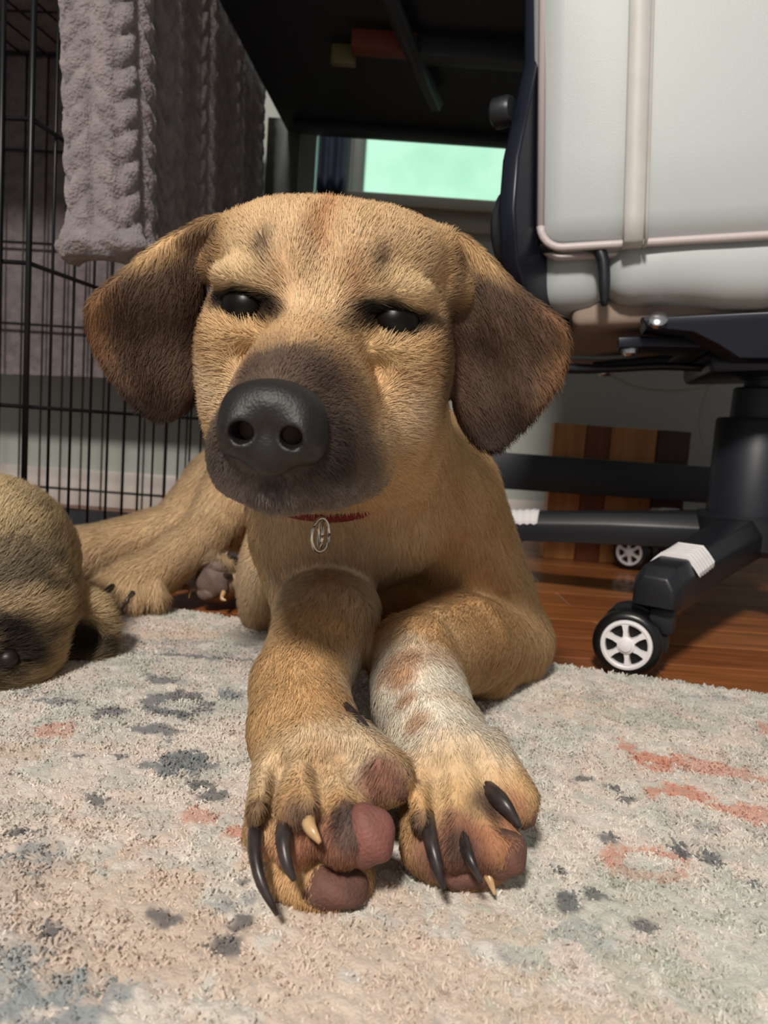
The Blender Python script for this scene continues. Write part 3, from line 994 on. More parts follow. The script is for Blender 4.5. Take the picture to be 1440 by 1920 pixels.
pl = hair_object('pile', np.stack([root, mid, tip], 1), np.array([0.00075, 0.00080, 0.00050]), {'yarn_color': ('color', pc), 'yarn_normal': ('vector', nr)}, M_pile, rug)
pl['kind'] = 'stuff'

# ------------------------------------------------------------------ smooth-blended bodies
class Field:
    def __init__(self, xs, ys, zs):
        self.xs, self.ys, self.zs = [np.asarray(a, np.float32) for a in (xs, ys, zs)]
        self.F = np.full((len(xs), len(ys), len(zs)), 0.05, np.float32)

    def win(self, lo, hi):
        s = []
        for a, l, h in zip((self.xs, self.ys, self.zs), lo, hi):
            s.append(slice(max(0, np.searchsorted(a, l) - 1), min(len(a), np.searchsorted(a, h) + 1)))
        return tuple(s)

    def apply(self, fn, lo, hi, k, mode='add'):
        m = k + 0.012
        w = self.win([l - m for l in lo], [h + m for h in hi])
        if any(s.stop <= s.start for s in w): return
        x, y, z = self.xs[w[0]][:, None, None], self.ys[w[1]][None, :, None], self.zs[w[2]][None, None, :]
        d = fn(x, y, z).astype(np.float32)
        a = self.F[w]
        if mode == 'add':
            h = np.maximum(k - np.abs(a - d), 0) / k
            self.F[w] = np.minimum(a, d) - h * h * k * 0.25
        else:
            d = -d
            h = np.maximum(k - np.abs(a - d), 0) / k
            self.F[w] = np.maximum(a, d) + h * h * k * 0.25

    def ell(self, c, r, k=0.01, axes=None, mode='add'):
        f, lo, hi = ell_fn(c, r, axes)
        self.apply(f, lo, hi, k, mode)

    def cap(self, a, b, ra, rb, k=0.01, mode='add'):
        f, lo, hi = cap_fn(a, b, ra, rb)
        self.apply(f, lo, hi, k, mode)

    def chain(self, pts, k=0.015):
        """round-cone chain, hard union inside the chain, then blended on as one"""
        fs = [cap_fn(a, b, ra, rb) for (a, ra), (b, rb) in zip(pts, pts[1:])]
        lo = np.min([f[1] for f in fs], axis=0); hi = np.max([f[2] for f in fs], axis=0)
        def g(x, y, z):
            d = None
            for f in fs:
                e = f[0](x, y, z)
                if d is None: d = e
                else:
                    h = np.maximum(0.004 - np.abs(d - e), 0) / 0.004
                    d = np.minimum(d, e) - h * h * 0.001
            return d
        self.apply(g, lo, hi, k)

    def sample(self, V):
        """trilinear-free nearest lookup"""
        i = np.clip(np.searchsorted(self.xs, V[:, 0]), 0, len(self.xs) - 1)
        j = np.clip(np.searchsorted(self.ys, V[:, 1]), 0, len(self.ys) - 1)
        l = np.clip(np.searchsorted(self.zs, V[:, 2]), 0, len(self.zs) - 1)
        return self.F[i, j, l]

    def mesh(self, name):
        V, Q = surface_nets(self.F, self.xs, self.ys, self.zs)
        me = bpy.data.meshes.new(name)
        me.vertices.add(len(V)); me.vertices.foreach_set('co', V.astype(np.float32).ravel())
        me.loops.add(len(Q) * 4); me.loops.foreach_set('vertex_index', Q.astype(np.int32).ravel())
        me.polygons.add(len(Q)); me.polygons.foreach_set('loop_start', np.arange(0, len(Q) * 4, 4, dtype=np.int32))
        me.update(calc_edges=True)
        me.polygons.foreach_set('use_smooth', np.ones(len(Q), bool))
        return me, V, Q


def ell_fn(c, r, axes=None):
    c, r = np.array(c, float), np.array(r, float)
    R = float(max(r))
    if axes is None: axes = np.eye(3)
    ax = np.array(axes, float)
    ext = np.sqrt(((ax * r[:, None]) ** 2).sum(0))
    def f(x, y, z):
        dx, dy, dz = x - c[0], y - c[1], z - c[2]
        k0 = 0; k1 = 0
        for i in range(3):
            q = dx * ax[i, 0] + dy * ax[i, 1] + dz * ax[i, 2]
            k0 = k0 + (q / r[i]) ** 2; k1 = k1 + (q / r[i] ** 2) ** 2
        k0 = np.sqrt(k0); k1 = np.sqrt(k1) + 1e-9
        return k0 * (k0 - 1) / k1
    return f, c - ext, c + ext


def cap_fn(a, b, ra, rb):
    a, b = np.array(a, float), np.array(b, float)
    ab = b - a; L2 = ab @ ab + 1e-12
    R = max(ra, rb)
    def f(x, y, z):
        dx, dy, dz = x - a[0], y - a[1], z - a[2]
        t = np.clip((dx * ab[0] + dy * ab[1] + dz * ab[2]) / L2, 0, 1)
        return np.sqrt((dx - t * ab[0]) ** 2 + (dy - t * ab[1]) ** 2 + (dz - t * ab[2]) ** 2) - (ra + (rb - ra) * t)
    return f, np.minimum(a, b) - R, np.maximum(a, b) + R


def surface_nets(F, xs, ys, zs):
    S = F < 0
    nx, ny, nz = F.shape
    cnt = np.zeros((nx - 1, ny - 1, nz - 1), np.uint8)
    for i in (0, 1):
        for j in (0, 1):
            for k in (0, 1):
                cnt += S[i:nx - 1 + i, j:ny - 1 + j, k:nz - 1 + k]
    I, J, K = np.nonzero((cnt > 0) & (cnt < 8))
    idx = np.full(cnt.shape, -1, np.int32)
    idx[I, J, K] = np.arange(len(I))
    acc = np.zeros((len(I), 3)); num = np.zeros(len(I))
    G = (xs, ys, zs)
    for ax in range(3):
        o1, o2 = [q for q in range(3) if q != ax]
        for a in (0, 1):
            for b in (0, 1):
                p = [I, J, K]; d = [0, 0, 0]; d[o1] = a; d[o2] = b
                q0 = tuple(p[t] + d[t] for t in range(3)); d[ax] = 1
                q1 = tuple(p[t] + d[t] for t in range(3))
                f0, f1 = F[q0], F[q1]
                m_ = (f0 < 0) != (f1 < 0)
                t = np.where(m_, f0 / np.where(m_, f0 - f1, 1), 0)
                pos = np.stack([G[e][q0[e]] for e in range(3)], 1).astype(float)
                pos[:, ax] += t * (G[ax][q1[ax]] - G[ax][q0[ax]])
                acc[m_] += pos[m_]; num[m_] += 1
    V = acc / num[:, None]
    quads = []
    for ax in range(3):
        o1, o2 = [(1, 2), (2, 0), (0, 1)][ax]
        sl0 = [slice(None)] * 3; sl1 = [slice(None)] * 3
        sl0[ax] = slice(0, -1); sl1[ax] = slice(1, None)
        for o in (o1, o2):
            sl0[o] = slice(1, -1); sl1[o] = slice(1, -1)
        a, b = S[tuple(sl0)], S[tuple(sl1)]
        e = np.nonzero(a != b)
        inside = a[e]
        c = [e[0].copy(), e[1].copy(), e[2].copy()]
        for o in (o1, o2): c[o] = c[o] + 1
        def cell(d1, d2):
            q = [c[0].copy(), c[1].copy(), c[2].copy()]
            q[o1] -= d1; q[o2] -= d2
            return idx[q[0], q[1], q[2]]
        q = np.stack([cell(1, 1), cell(0, 1), cell(0, 0), cell(1, 0)], 1)
        q[~inside] = q[~inside][:, ::-1]
        quads.append(q)
    Q = np.vstack(quads)
    return V, Q[(Q >= 0).all(1)]


def poly_sdf(px, py, poly):
    """signed distance to a closed 2-D polygon"""
    poly = np.asarray(poly, float)
    d = np.full(np.broadcast(px, py).shape, 1e9); sgn = np.ones(d.shape)
    n = len(poly)
    for i in range(n):
        a, b = poly[i], poly[i - 1]
        ex, ey = b - a
        wx, wy = px - a[0], py - a[1]
        t = np.clip((wx * ex + wy * ey) / (ex * ex + ey * ey), 0, 1)
        d = np.minimum(d, (wx - ex * t) ** 2 + (wy - ey * t) ** 2)
        c1, c2, c3 = py >= a[1], py < b[1], ex * wy > ey * wx
        flip = (c1 & c2 & c3) | (~c1 & ~c2 & ~c3)
        sgn = np.where(flip, -sgn, sgn)
    return sgn * np.sqrt(d)


def vert_normals(me):
    n = np.empty(len(me.vertices) * 3, np.float32)
    me.vertex_normals.foreach_get('vector', n)
    return n.reshape(-1, 3)


def grow_fur(name, V, Q, N, cols, flow, length, density, count, parent, material, width=0.00016, lift=0.35, seed=3, clump=0.25, tone=0.12):
    """short coat: strands rooted on the skin, lying along the flow"""
    rng = np.random.default_rng(seed)
    T = np.vstack([Q[:, [0, 1, 2]], Q[:, [0, 2, 3]]])
    a, b, c = V[T[:, 0]], V[T[:, 1]], V[T[:, 2]]
    ar = np.linalg.norm(np.cross(b - a, c - a), axis=1) * density[T].mean(1)
    cdf = np.cumsum(ar); cdf /= cdf[-1]
    ti = np.searchsorted(cdf, rng.uniform(0, 1, count))
    r1, r2 = np.sqrt(rng.uniform(0, 1, count)), rng.uniform(0, 1, count)
    w = np.stack([1 - r1, r1 * (1 - r2), r1 * r2], 1)[:, :, None]
    tri = T[ti]
    mixv = lambda A: (A[tri] * w).sum(1)
    p, nn, fl, cc = mixv(V), mixv(N), mixv(flow), mixv(cols)
    L = (length[tri] * w[..., 0]).sum(1)
    nn /= np.linalg.norm(nn, axis=1)[:, None] + 1e-9
    fl = fl - nn * (fl * nn).sum(1)[:, None]
    fl /= np.linalg.norm(fl, axis=1)[:, None] + 1e-9
    side = np.cross(nn, fl)
    wob = clump * 2.2 * (np.stack([vnoise(p[:, 0] * 110 + p[:, 2] * 60, p[:, 1] * 110 - p[:, 2] * 70, 5)], 1) - 0.5) + rng.normal(0, clump * 0.5, (count, 1))
    d0 = fl + side * wob + nn * lift * rng.uniform(0.5, 1.5, (count, 1))
    d0 /= np.linalg.norm(d0, axis=1)[:, None]
    L = L * rng.uniform(0.65, 1.25, count)
    k1 = p + d0 * (L * 0.5)[:, None] + nn * 0.0001
    k2 = k1 + (d0 - nn * lift * 0.55 + side * rng.normal(0, 0.12, (count, 1))) * (L * 0.5)[:, None]
    pos = np.stack([p - nn * 0.0004, k1, k2], 1)
    cc = cc * (1 + rng.normal(0, tone, (count, 1)))
    sh = nn + fl * 0.0
    o = hair_object(name, pos, np.array([width, width * 0.85, width * 0.25]), {'coat': ('color', np.clip(cc, 0, 1)), 'lie': ('vector', sh)}, material, parent)
    return o

# ------------------------------------------------------------------ the tan dog
HM = P(596, 588, 0.376)
def head_axes(yaw, pit, roll):
    y, p, r = [math.radians(a) for a in (yaw, pit, roll)]
    f = np.array([-math.sin(y) * math.cos(p), -math.cos(y) * math.cos(p), -math.sin(p)])
    x = np.cross(np.array([0, 0, 1.0]), f); x = -x if x[0] < 0 else x; x /= np.linalg.norm(x)
    z = np.cross(f, x)
    return np.array([math.cos(r) * x - math.sin(r) * z, f, math.sin(r) * x + math.cos(r) * z])
HA = head_axes(3, 5, 2)                                # rows: to the dog's left, forwards, up


def hp(x, y, z):
    """head coordinates in millimetres, origin between the eyes"""
    return HM + (x * HA[0] + y * HA[1] + z * HA[2]) / 1000.0


xs = np.concatenate([np.arange(-0.40, -0.17, 0.0034), np.arange(-0.17, 0.19, 0.0017)])
ys = np.concatenate([np.arange(0.262, 0.50, 0.0017), np.arange(0.50, 1.12, 0.0036)])
zs = np.concatenate([np.arange(-0.008, 0.36, 0.0018)])
DF = Field(xs, ys, zs)
BONES = []                                             # (a, b, weight radius) -> coat flow along the limb


def limb(pts, k=0.015):
    DF.chain(pts, k)
    for (a, ra), (b, rb) in zip(pts, pts[1:]):
        BONES.append((np.array(a), np.array(b), max(ra, rb)))


def hell(c, r, k, mode='add', tilt=None):
    ax = HA if tilt is None else np.array(tilt)
    DF.ell(hp(*c), np.array(r) / 1000.0, k / 1000.0, ax, mode)


def hcap(a, b, ra, rb, k, mode='add'):
    DF.cap(hp(*a), hp(*b), ra / 1000.0, rb / 1000.0, k / 1000.0, mode)


# trunk
DF.ell((-0.012, 0.655, 0.168), (0.086, 0.125, 0.072), 0.03)
limb([((-0.02, 0.71, 0.155), 0.082), ((-0.07, 0.86, 0.135), 0.084), ((-0.125, 0.99, 0.115), 0.078)], 0.03)
limb([(hp(0, -78, -35), 0.064), (P(668, 905, 0.56), 0.072)], 0.03)      # neck
DF.ell((0.0, 0.80, 0.085), (0.10, 0.09, 0.08), 0.03)                     # belly
DF.cap(P(590, 985, 0.545), P(640, 985, 0.60), 0.040, 0.058, 0.03)          # breast
DF.cap(P(700, 940, 0.53), P(745, 985, 0.555), 0.028, 0.024, 0.025)
# dog's right foreleg (stretched straight at the camera)
limb([(P(585, 1010, 0.575), 0.044), (P(612, 1135, 0.530), 0.034), (P(610, 1180, 0.475), 0.0300), (P(562, 1285, 0.418), 0.0250), (P(568, 1372, 0.384), 0.0262), (P(596, 1450, 0.356), 0.0262)], 0.008)
# dog's left foreleg (elbow out, pastern forward)
limb([(P(828, 935, 0.60), 0.046), (P(900, 1120, 0.622), 0.042), (P(945, 1200, 0.630), 0.036)], 0.025)
limb([(P(945, 1203, 0.628), 0.036), (P(862, 1205, 0.545), 0.034), (P(776, 1240, 0.465), 0.0270), (P(790, 1320, 0.415), 0.0248), (P(815, 1390, 0.385), 0.0248), (P(842, 1450, 0.362), 0.0240)], 0.008)
DF.ell(P(905, 1268, 0.575), (0.018, 0.018, 0.016), 0.015)
# haunch and hind legs, folded out to the dog's right
DF.ell((-0.160, 0.965, 0.105), (0.085, 0.09, 0.085), 0.03)
limb([(P(420, 945, 0.93), 0.060), (P(335, 1000, 0.885), 0.036), (P(230, 1030, 0.835), 0.031), (P(135, 1046, 0.80), 0.029)], 0.016)
limb([(P(450, 930, 0.88), 0.044), (P(390, 1000, 0.82), 0.027), (P(305, 1066, 0.775), 0.0215), (P(252, 1092, 0.760), 0.0235)], 0.006)
DF.ell(P(505, 1085, 0.74), (0.028, 0.05, 0.062), 0.02)                      # flank beside the foreleg
limb([(P(470, 1060, 0.86), 0.026), (P(418, 1085, 0.825), 0.022)], 0.012)

# paws: toes as short chains; (knuckle, tip, radius)
def toe(k1, k2, r1, r2, k=0.006):
    DF.cap(k1, k2, r1, r2, k)
    BONES.append((np.array(k1), np.array(k2), r1))
# right fore paw (image left)
limb([(P(596, 1450, 0.356), 0.0255), (P(604, 1500, 0.342), 0.0215)], 0.006)
toe(P(528, 1440, 0.356), P(500, 1562, 0.316), 0.0125, 0.0092, 0.0035)
toe(P(566, 1440, 0.350), P(553, 1572, 0.306), 0.0125, 0.0105, 0.0035)
toe(P(622, 1440, 0.346), P(645, 1565, 0.304), 0.0130, 0.0120, 0.0035)
toe(P(650, 1395, 0.358), P(722, 1458, 0.331), 0.0130, 0.0118, 0.0035)
DF.ell(P(600, 1640, 0.318), (0.022, 0.018, 0.012), 0.006)
# left fore paw (image right)
limb([(P(842, 1450, 0.362), 0.0238), (P(862, 1510, 0.346), 0.0195)], 0.006)
toe(P(800, 1450, 0.362), P(796, 1590, 0.326), 0.0112, 0.0098, 0.0035)
toe(P(843, 1440, 0.358), P(856, 1585, 0.320), 0.0112, 0.0095, 0.0035)
toe(P(888, 1435, 0.358), P(922, 1578, 0.322), 0.0115, 0.0118, 0.0035)
toe(P(908, 1410, 0.366), P(962, 1500, 0.345), 0.0115, 0.0112, 0.0035)
DF.ell(P(862, 1608, 0.334), (0.022, 0.016, 0.011), 0.006)
# hooded toe ends above the claws
for q in ((P(520, 1450, .342), P(492, 1526, .308)), (P(560, 1445, .336), P(543, 1526, .299)), (P(592, 1450, .332), P(582, 1520, .297)), (P(640, 1420, .342), P(646, 1488, .320)), (P(803, 1460, .346), P(801, 1542, .317)), (P(846, 1455, .344), P(866, 1568, .312)), (P(896, 1420, .356), P(906, 1474, .340))):
    DF.cap(q[0], q[1], 0.0090, 0.0058, 0.006)
# valleys between the toes
for a, b in ((P(528, 1440, .334), P(516, 1570, .298)), (P(602, 1430, .326), P(612, 1560, .290)), (P(640, 1408, .334), P(690, 1500, .302)),
             (P(820, 1440, .338), P(828, 1600, .306)), (P(866, 1430, .336), P(892, 1600, .303)), (P(903, 1420, .342), P(950, 1540, .318))):
    DF.cap(a, b, 0.0048, 0.0054, 0.006, 'sub')
# hind paw toes
for a, b in ((P(215, 1085, 0.757), P(185, 1112, 0.735)), (P(235, 1090, 0.752), P(220, 1120, 0.733)), (P(258, 1095, 0.752), P(252, 1126, 0.733)), (P(285, 1092, 0.757), P(292, 1120, 0.742))):
    toe(a, b, 0.0120, 0.0105, 0.004)
for a, b in ((P(400, 1075, 0.815), P(398, 1045, 0.800)), (P(425, 1070, 0.815), P(432, 1052, 0.800)), (P(440, 1085, 0.81), P(447, 1085, 0.80))):
    toe(a, b, 0.013, 0.0105, 0.005)

# head
hell((0, -60, 10), (60, 68, 50), 14)                       # cranium
for s in (-1, 1): hell((s * 31, -52, 36), (28, 40, 22), 14)  # temples
hell((0, -26, 22), (50, 36, 33), 14)                       # forehead
for s in (-1, 1):
    hell((s * 45, -42, -22), (23, 46, 36), 16)             # cheek
    hell((s * 35, -32, -55), (25, 40, 30), 16)             # jaw
    hell((s * 34, -7, 13.5), (20, 13, 8.5), 7)             # brow
    hell((s * 35, -9, -13), (17, 14, 7), 8)                # lower lid pad
hcap((0, -8, -11), (0, 74, -40), 23, 16, 12)               # bridge
hell((0, 22, -45), (34, 44, 30), 14)                       # muzzle block
for s in (-1, 1):
    hell((s * 14.0, 55, -60), (17.5, 36, 24), 8)           # upper lip
    hell((s * 29, 10, -66), (15, 34, 21), 9)               # jowl
    hell((s * 22, 34, -67), (13, 36, 20), 8)               # flews
hell((0, 52, -76), (19, 32, 13), 5)                        # chin
hcap((0, -60, -55), (0, 10, -70), 36, 22, 14)              # throat
hell((0, 85, -50), (16.5, 12, 15), 6)                        # nose seat
hcap((0, 22, 12), (0, 0, 48), 7.0, 6.0, 12, 'sub')         # stop furrow
hcap((0, 91, -66), (0, 82, -86), 1.6, 1.8, 3, 'sub')       # philtrum
EYES = []
for s in (-1, 1):
    ex = 37.5 * s
    tl = math.radians(-7 * s if s < 0 else -4)
    ax = np.array([math.cos(tl) * HA[0] + math.sin(tl) * HA[2], HA[1], -math.sin(tl) * HA[0] + math.cos(tl) * HA[2]])
    hell((ex, 4, 0.5), (12.5, 16, 4.6), 3, 'sub', ax)
    EYES.append(hp(ex, -8.5, -0.3))

# ears: soft flaps with their own plane, curvature and thickness
EAR_L = [(432, 408), (385, 415), (330, 440), (268, 484), (215, 528), (180, 562), (170, 605), (182, 655), (212, 702), (248, 752), (288, 784), (330, 786), (364, 752), (378, 690), (384, 610), (384, 520), (402, 462)]
EAR_R = [(790, 432), (838, 440), (882, 458), (930, 500), (975, 546), (1022, 580), (1054, 612), (1064, 655), (1050, 708), (1014, 760), (968, 816), (932, 848), (896, 840), (866, 798), (845, 735), (836, 650), (830, 560), (812, 480)]
EAR_FN = []


def ear(poly, depth, root, swing, curl):
    cx, cy = np.mean(poly, axis=0)
    C0 = P(cx, cy, depth)
    w = _C - C0; w /= np.linalg.norm(w)
    u = np.cross(_up, w); u /= np.linalg.norm(u)
    v = np.cross(w, u)
    pts = []
    for x, y in poly:
        q = P(x, y, depth) - C0
        pts.append((q @ u, q @ v))
    pts = np.array(pts)
    smooth = spline(np.vstack([pts, pts[:1]]), 60)[:-1]
    inset = 0.0036
    rq = P(root[0], root[1], depth) - C0
    ru, rv = rq @ u, rq @ v
    def f(x, y, z):
        dx, dy, dz = x - C0[0], y - C0[1], z - C0[2]
        a = dx * u[0] + dy * u[1] + dz * u[2]
        b = dx * v[0] + dy * v[1] + dz * v[2]
        c = dx * w[0] + dy * w[1] + dz * w[2]
        out = np.abs(a - ru)
        wave = swing * out - curl * out ** 2 + 0.0022 * np.sin(b * 130) + 0.003 * np.sin(a * 150 + b * 60) - 1.6 * np.maximum(b - rv + 0.03, 0) ** 2
        c = c - wave
        d2 = poly_sdf(a, b, smooth) + inset
        th = 0.0026
        q1, q2 = np.maximum(d2, 0), np.maximum(np.abs(c) - th, 0)
        return np.sqrt(q1 * q1 + q2 * q2) - inset + np.minimum(np.maximum(d2, np.abs(c) - th), 0)
    ext = np.abs(np.outer(np.abs(pts).max(0), [1, 1, 1])).max() + 0.012
    bx = [C0 + a_ * u + b_ * v + c_ * w for a_ in (pts[:, 0].min(), pts[:, 0].max()) for b_ in (pts[:, 1].min(), pts[:, 1].max()) for c_ in (-0.035, 0.04)]
    bx = np.array(bx)
    DF.apply(f, bx.min(0), bx.max(0), 0.008)
    EAR_FN.append((f, C0, u, v, smooth, (ru, rv)))


ear(EAR_L, 0.432, (412, 450), 0.22, 1.6)
ear(EAR_R, 0.430, (815, 480), 0.20, 1.4)
hcap((-52, -52, 38), (-64, -48, 22), 13, 9, 10)          # ear roots
hcap((52, -52, 38), (64, -48, 22), 13, 9, 10)

DF.F = np.maximum(DF.F, (0.003 - DF.zs)[None, None, :])
dog_me, DV, DQ = DF.mesh('dog')
DN = vert_normals(dog_me)

# ---------------------------------------------------------------- coat colour
HL = (DV - HM) @ HA.T * 1000.0                              # head coordinates (mm)
hx, hy, hz = HL.T
nz1 = fbm(DV[:, 0] * 90 + DV[:, 2] * 60, DV[:, 1] * 90 + DV[:, 2] * 50, 3)
nz2 = fbm(DV[:, 0] * 30 + DV[:, 2] * 25, DV[:, 1] * 30 - DV[:, 2] * 22, 13)
nz3 = fbm(DV[:, 0] * 320 + DV[:, 2] * 260, DV[:, 1] * 320 - DV[:, 2] * 240, 23, 2)
TAN, GOLD, CREAM, PALE = linv(220, 180, 132), linv(204, 156, 104), linv(234, 210, 176), linv(255, 242, 222)
BROWN, DARK, GREYM, BLACK = linv(66, 50, 44), linv(56, 46, 44), linv(112, 102, 98), linv(24, 20, 19)
RUST = linv(176, 112, 72)
col = np.tile(TAN, (len(DV), 1)) * (0.90 + 0.2 * nz1[:, None])
LEN = np.full(len(DV), 0.010)
DEN = np.ones(len(DV))


def mixc(w, c, target=None):
    global col
    w = np.clip(w, 0, 1)[:, None]
    c = np.asarray(c)
    col = col * (1 - w) + (c[None] if c.ndim == 1 else c) * w


def ball(p, r, soft=0.6):
    d = np.linalg.norm(DV - np.asarray(p), axis=1) / r
    return 1 - sstep(1 - soft, 1 + soft * 0.3, d + (nz1 - 0.5) * 0.5)


is_head = (hy > -95) & (hz > -110) & (np.abs(hx) < 80)
ear_m = []
for f, C0, u, v, sm, rr in EAR_FN:
    ear_m.append(f(DV[:, 0], DV[:, 1], DV[:, 2]))
mixc(0.4 * sstep(0.45, 0.6, nz2), GOLD)
# body: darker saddle and rump, paler breast and belly side
mixc(0.55 * sstep(0.12, 0.2, DV[:, 2]) * sstep(0.8, 0.9, DV[:, 1]), linv(150, 112, 76))
mixc(ball(P(600, 1010, 0.50), 0.075) * 0.65, linv(206, 184, 158))
mixc(ball(P(700, 1000, 0.53), 0.05) * 0.5, CREAM)
mixc(ball(P(500, 1085, 0.72), 0.06) * 0.7, CREAM)
# face
H = is_head.astype(float)
mixc(H * sstep(-40, 10, hy) * sstep(-12, 4, hz) * 0.35, CREAM)
mixc(H * np.exp(-((hx + 2 + 2 * np.sin(hz * 0.2)) / 6.5) ** 2) * sstep(14, 34, hz) * 0.55, RUST)
mixc(H * np.exp(-((hx - 16) / 6) ** 2) * np.exp(-((hz - 14) / 14) ** 2) * sstep(-30, 0, hy) * 0.35, RUST)
mixc(H * np.exp(-((hx + 16) / 6) ** 2) * np.exp(-((hz - 14) / 14) ** 2) * sstep(-30, 0, hy) * 0.3, RUST)
for s in (-1, 1):
    mixc(H * np.exp(-((hx - s * 27) / 4.5) ** 2 - ((hz - 24 - (s < 0) * 3) / 9) ** 2) * sstep(-40, -10, hy) * 0.95, linv(70, 52, 44))
    mixc(H * np.exp(-((hx - s * 40) / 15) ** 2 - ((hz - 16) / 7) ** 2) * sstep(-30, -6, hy) * 0.6, linv(226, 196, 150))
    e = np.hypot((hx - s * 35.0) / 22.0, (hz - 0.5 + 0.08 * (hx - s * 37)) / 10.0)
    mixc(H * (1 - sstep(0.72, 1.1, e + (nz3 - 0.5) * 0.3)) * sstep(-30, -14, hy), BLACK)
    mixc(H * np.exp(-((hx - s * 19) / 7) ** 2 - ((hz + 4) / 4.5) ** 2) * sstep(-25, -5, hy) * 0.8, linv(70, 50, 38))
    mixc(H * np.exp(-((hx - s * 58) / 9) ** 2 - ((hz - 0) / 4) ** 2) * sstep(-45, -15, hy) * 0.7, linv(60, 44, 36))
    mixc(H * np.exp(-((hx - s * 54 - (hz + 20) * s * 0.5) / 4) ** 2 - ((hz + 22) / 14) ** 2) * 0.6, linv(150, 100, 58))
    mixc(H * np.exp(-((hx - s * 36) / 14) ** 2 - ((hz + 17) / 6) ** 2) * sstep(-30, -6, hy) * 0.55, linv(224, 190, 142))
    mixc(H * np.exp(-((hx - s * 50) / 12) ** 2 - ((hz + 44) / 16) ** 2) * sstep(-40, -10, hy) * 0.75, linv(234, 208, 174))
# dark muzzle
mz = sstep(40, 74, hy + 0.5 * np.abs(hx) + (nz1 - 0.5) * 22 - 0.15 * (hz + 45))
mixc(H * mz * 0.90, linv(92, 77, 69) * (0.75 + 0.5 * nz1[:, None]))
mixc(H * mz * sstep(-46, -30, hz) * 0.6, linv(78, 63, 57))
mixc(H * mz * sstep(-30, -52, hz) * sstep(70, 45, hy) * 0.45, linv(122, 108, 98))
mixc(H * sstep(58, 80, hy) * sstep(-34, -44, hz) * 0.8, linv(48, 40, 40))
low = sstep(-64, -78, hz) * sstep(-6, 26, hy)
mixc(H * low * 0.75, GREYM)
mixc(H * np.exp(-((hx + 22) / 14) ** 2 - ((hz + 74) / 12) ** 2) * sstep(20, 50, hy) * 0.65, linv(140, 128, 126))
mixc(H * np.exp(-((hx + 28) / 5) ** 2 - ((hz + 38) / 16) ** 2) * sstep(10, 30, hy) * 0.6, linv(206, 180, 152))
mixc(H * np.exp(-(hz + 30) ** 2 / 400) * sstep(20, 40, hy) * sstep(66, 46, hy) * 0.35, linv(150, 112, 88))
mixc(H * low * sstep(0.55, 0.62, nz3) * 0.4, linv(168, 158, 152))
mixc(H * sstep(-80, -92, hz) * sstep(-20, 20, hy) * 0.5, linv(170, 150, 126))
LEN = np.where(is_head, 0.0075, LEN)
LEN = np.where(is_head & (hy > 20), 0.0048, LEN)
# ears
for i, (d, (f, C0, u, v, sm, rr)) in enumerate(zip(ear_m, EAR_FN)):
    q = DV - C0
    a, b = q @ u, q @ v
    out = (a - rr[0]) * (-1 if i == 0 else 1)
    w = sstep(0.006, 0.002, d) * sstep(-0.004, 0.006, out)
    edge = -poly_sdf(a, b, sm)                               # distance inside the outline
    tb = sstep(-0.015, 0.004, rr[1] - b + (nz2 - 0.5) * 0.03 - out * 0.50)
    mixc(w * tb * 0.96, BROWN * (0.85 + 0.5 * nz2[:, None]))
    outer = sstep(0.045, 0.075, out) * sstep(0.022, 0.004, edge + (nz1 - 0.5) * 0.02)
    mixc(w * outer * 0.75, linv(150, 108, 74))
    mixc(w * tb * sstep(0.56, 0.64, nz2) * 0.30, linv(128, 104, 88))
    mixc(w * sstep(0.012, 0.0, out) * tb * 0.5, linv(120, 100, 86))
    mixc(sstep(0.008, 0.003, d) * sstep(-0.012, -0.002, out) * sstep(0.024, 0.010, out + (nz1 - 0.5) * 0.012) * sstep(0.016, 0.004, b - rr[1]) * (np.abs(hx) > 58) * 0.85, linv(86, 62, 48))
    LEN = np.where(w > 0.5, 0.0065, LEN)
    lo_ = sstep(0.075, 0.10, rr[1] - b)
    mixc(w * lo_ * 0.5, linv(66, 54, 54))
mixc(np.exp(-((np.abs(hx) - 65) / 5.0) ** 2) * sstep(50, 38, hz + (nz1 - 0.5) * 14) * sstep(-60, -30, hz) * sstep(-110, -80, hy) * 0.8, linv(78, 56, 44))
# legs and paws
def surf(px, py):
    """the visible skin point of a landmark"""
    r = P(px, py, 1.0) - _C; r /= np.linalg.norm(r)
    q = DV - _C; t = q @ r
    d = np.linalg.norm(q - t[:, None] * r, axis=1)
    c = np.where(d < 0.004)[0]
    return DV[c[np.argmin(t[c])]]


fl_l = P(575, 1380, 0.384); fl_r = P(800, 1370, 0.40)
mixc(ball(P(575, 1330, 0.40), 0.050) * 0.6, linv(214, 168, 116))
mixc(ball(P(665, 1420, 0.345), 0.030) * 0.85, linv(224, 200, 168))
mixc(ball(P(545, 1470, 0.335), 0.028) * 0.55, CREAM)
mixc(ball(P(600, 1440, 0.335), 0.016) * 0.5, GOLD)
pale = np.maximum(ball(P(790, 1330, 0.40), 0.046), np.maximum(ball(P(830, 1400, 0.37), 0.040), ball(P(740, 1290, 0.43), 0.035)))
mixc(pale * 0.95, PALE)
for q, r in ((surf(746, 1262), .010), (surf(752, 1298), .0075), (surf(774, 1338), .0085), (surf(745, 1228), .018)):
    mixc(ball(q, r) * 0.75, linv(188, 138, 98))
mixc(ball(P(850, 1465, 0.345), 0.026) * 0.7, linv(214, 178, 130))
mixc(ball(P(870, 1190, 0.52), 0.05) * 0.4, linv(200, 146, 92))
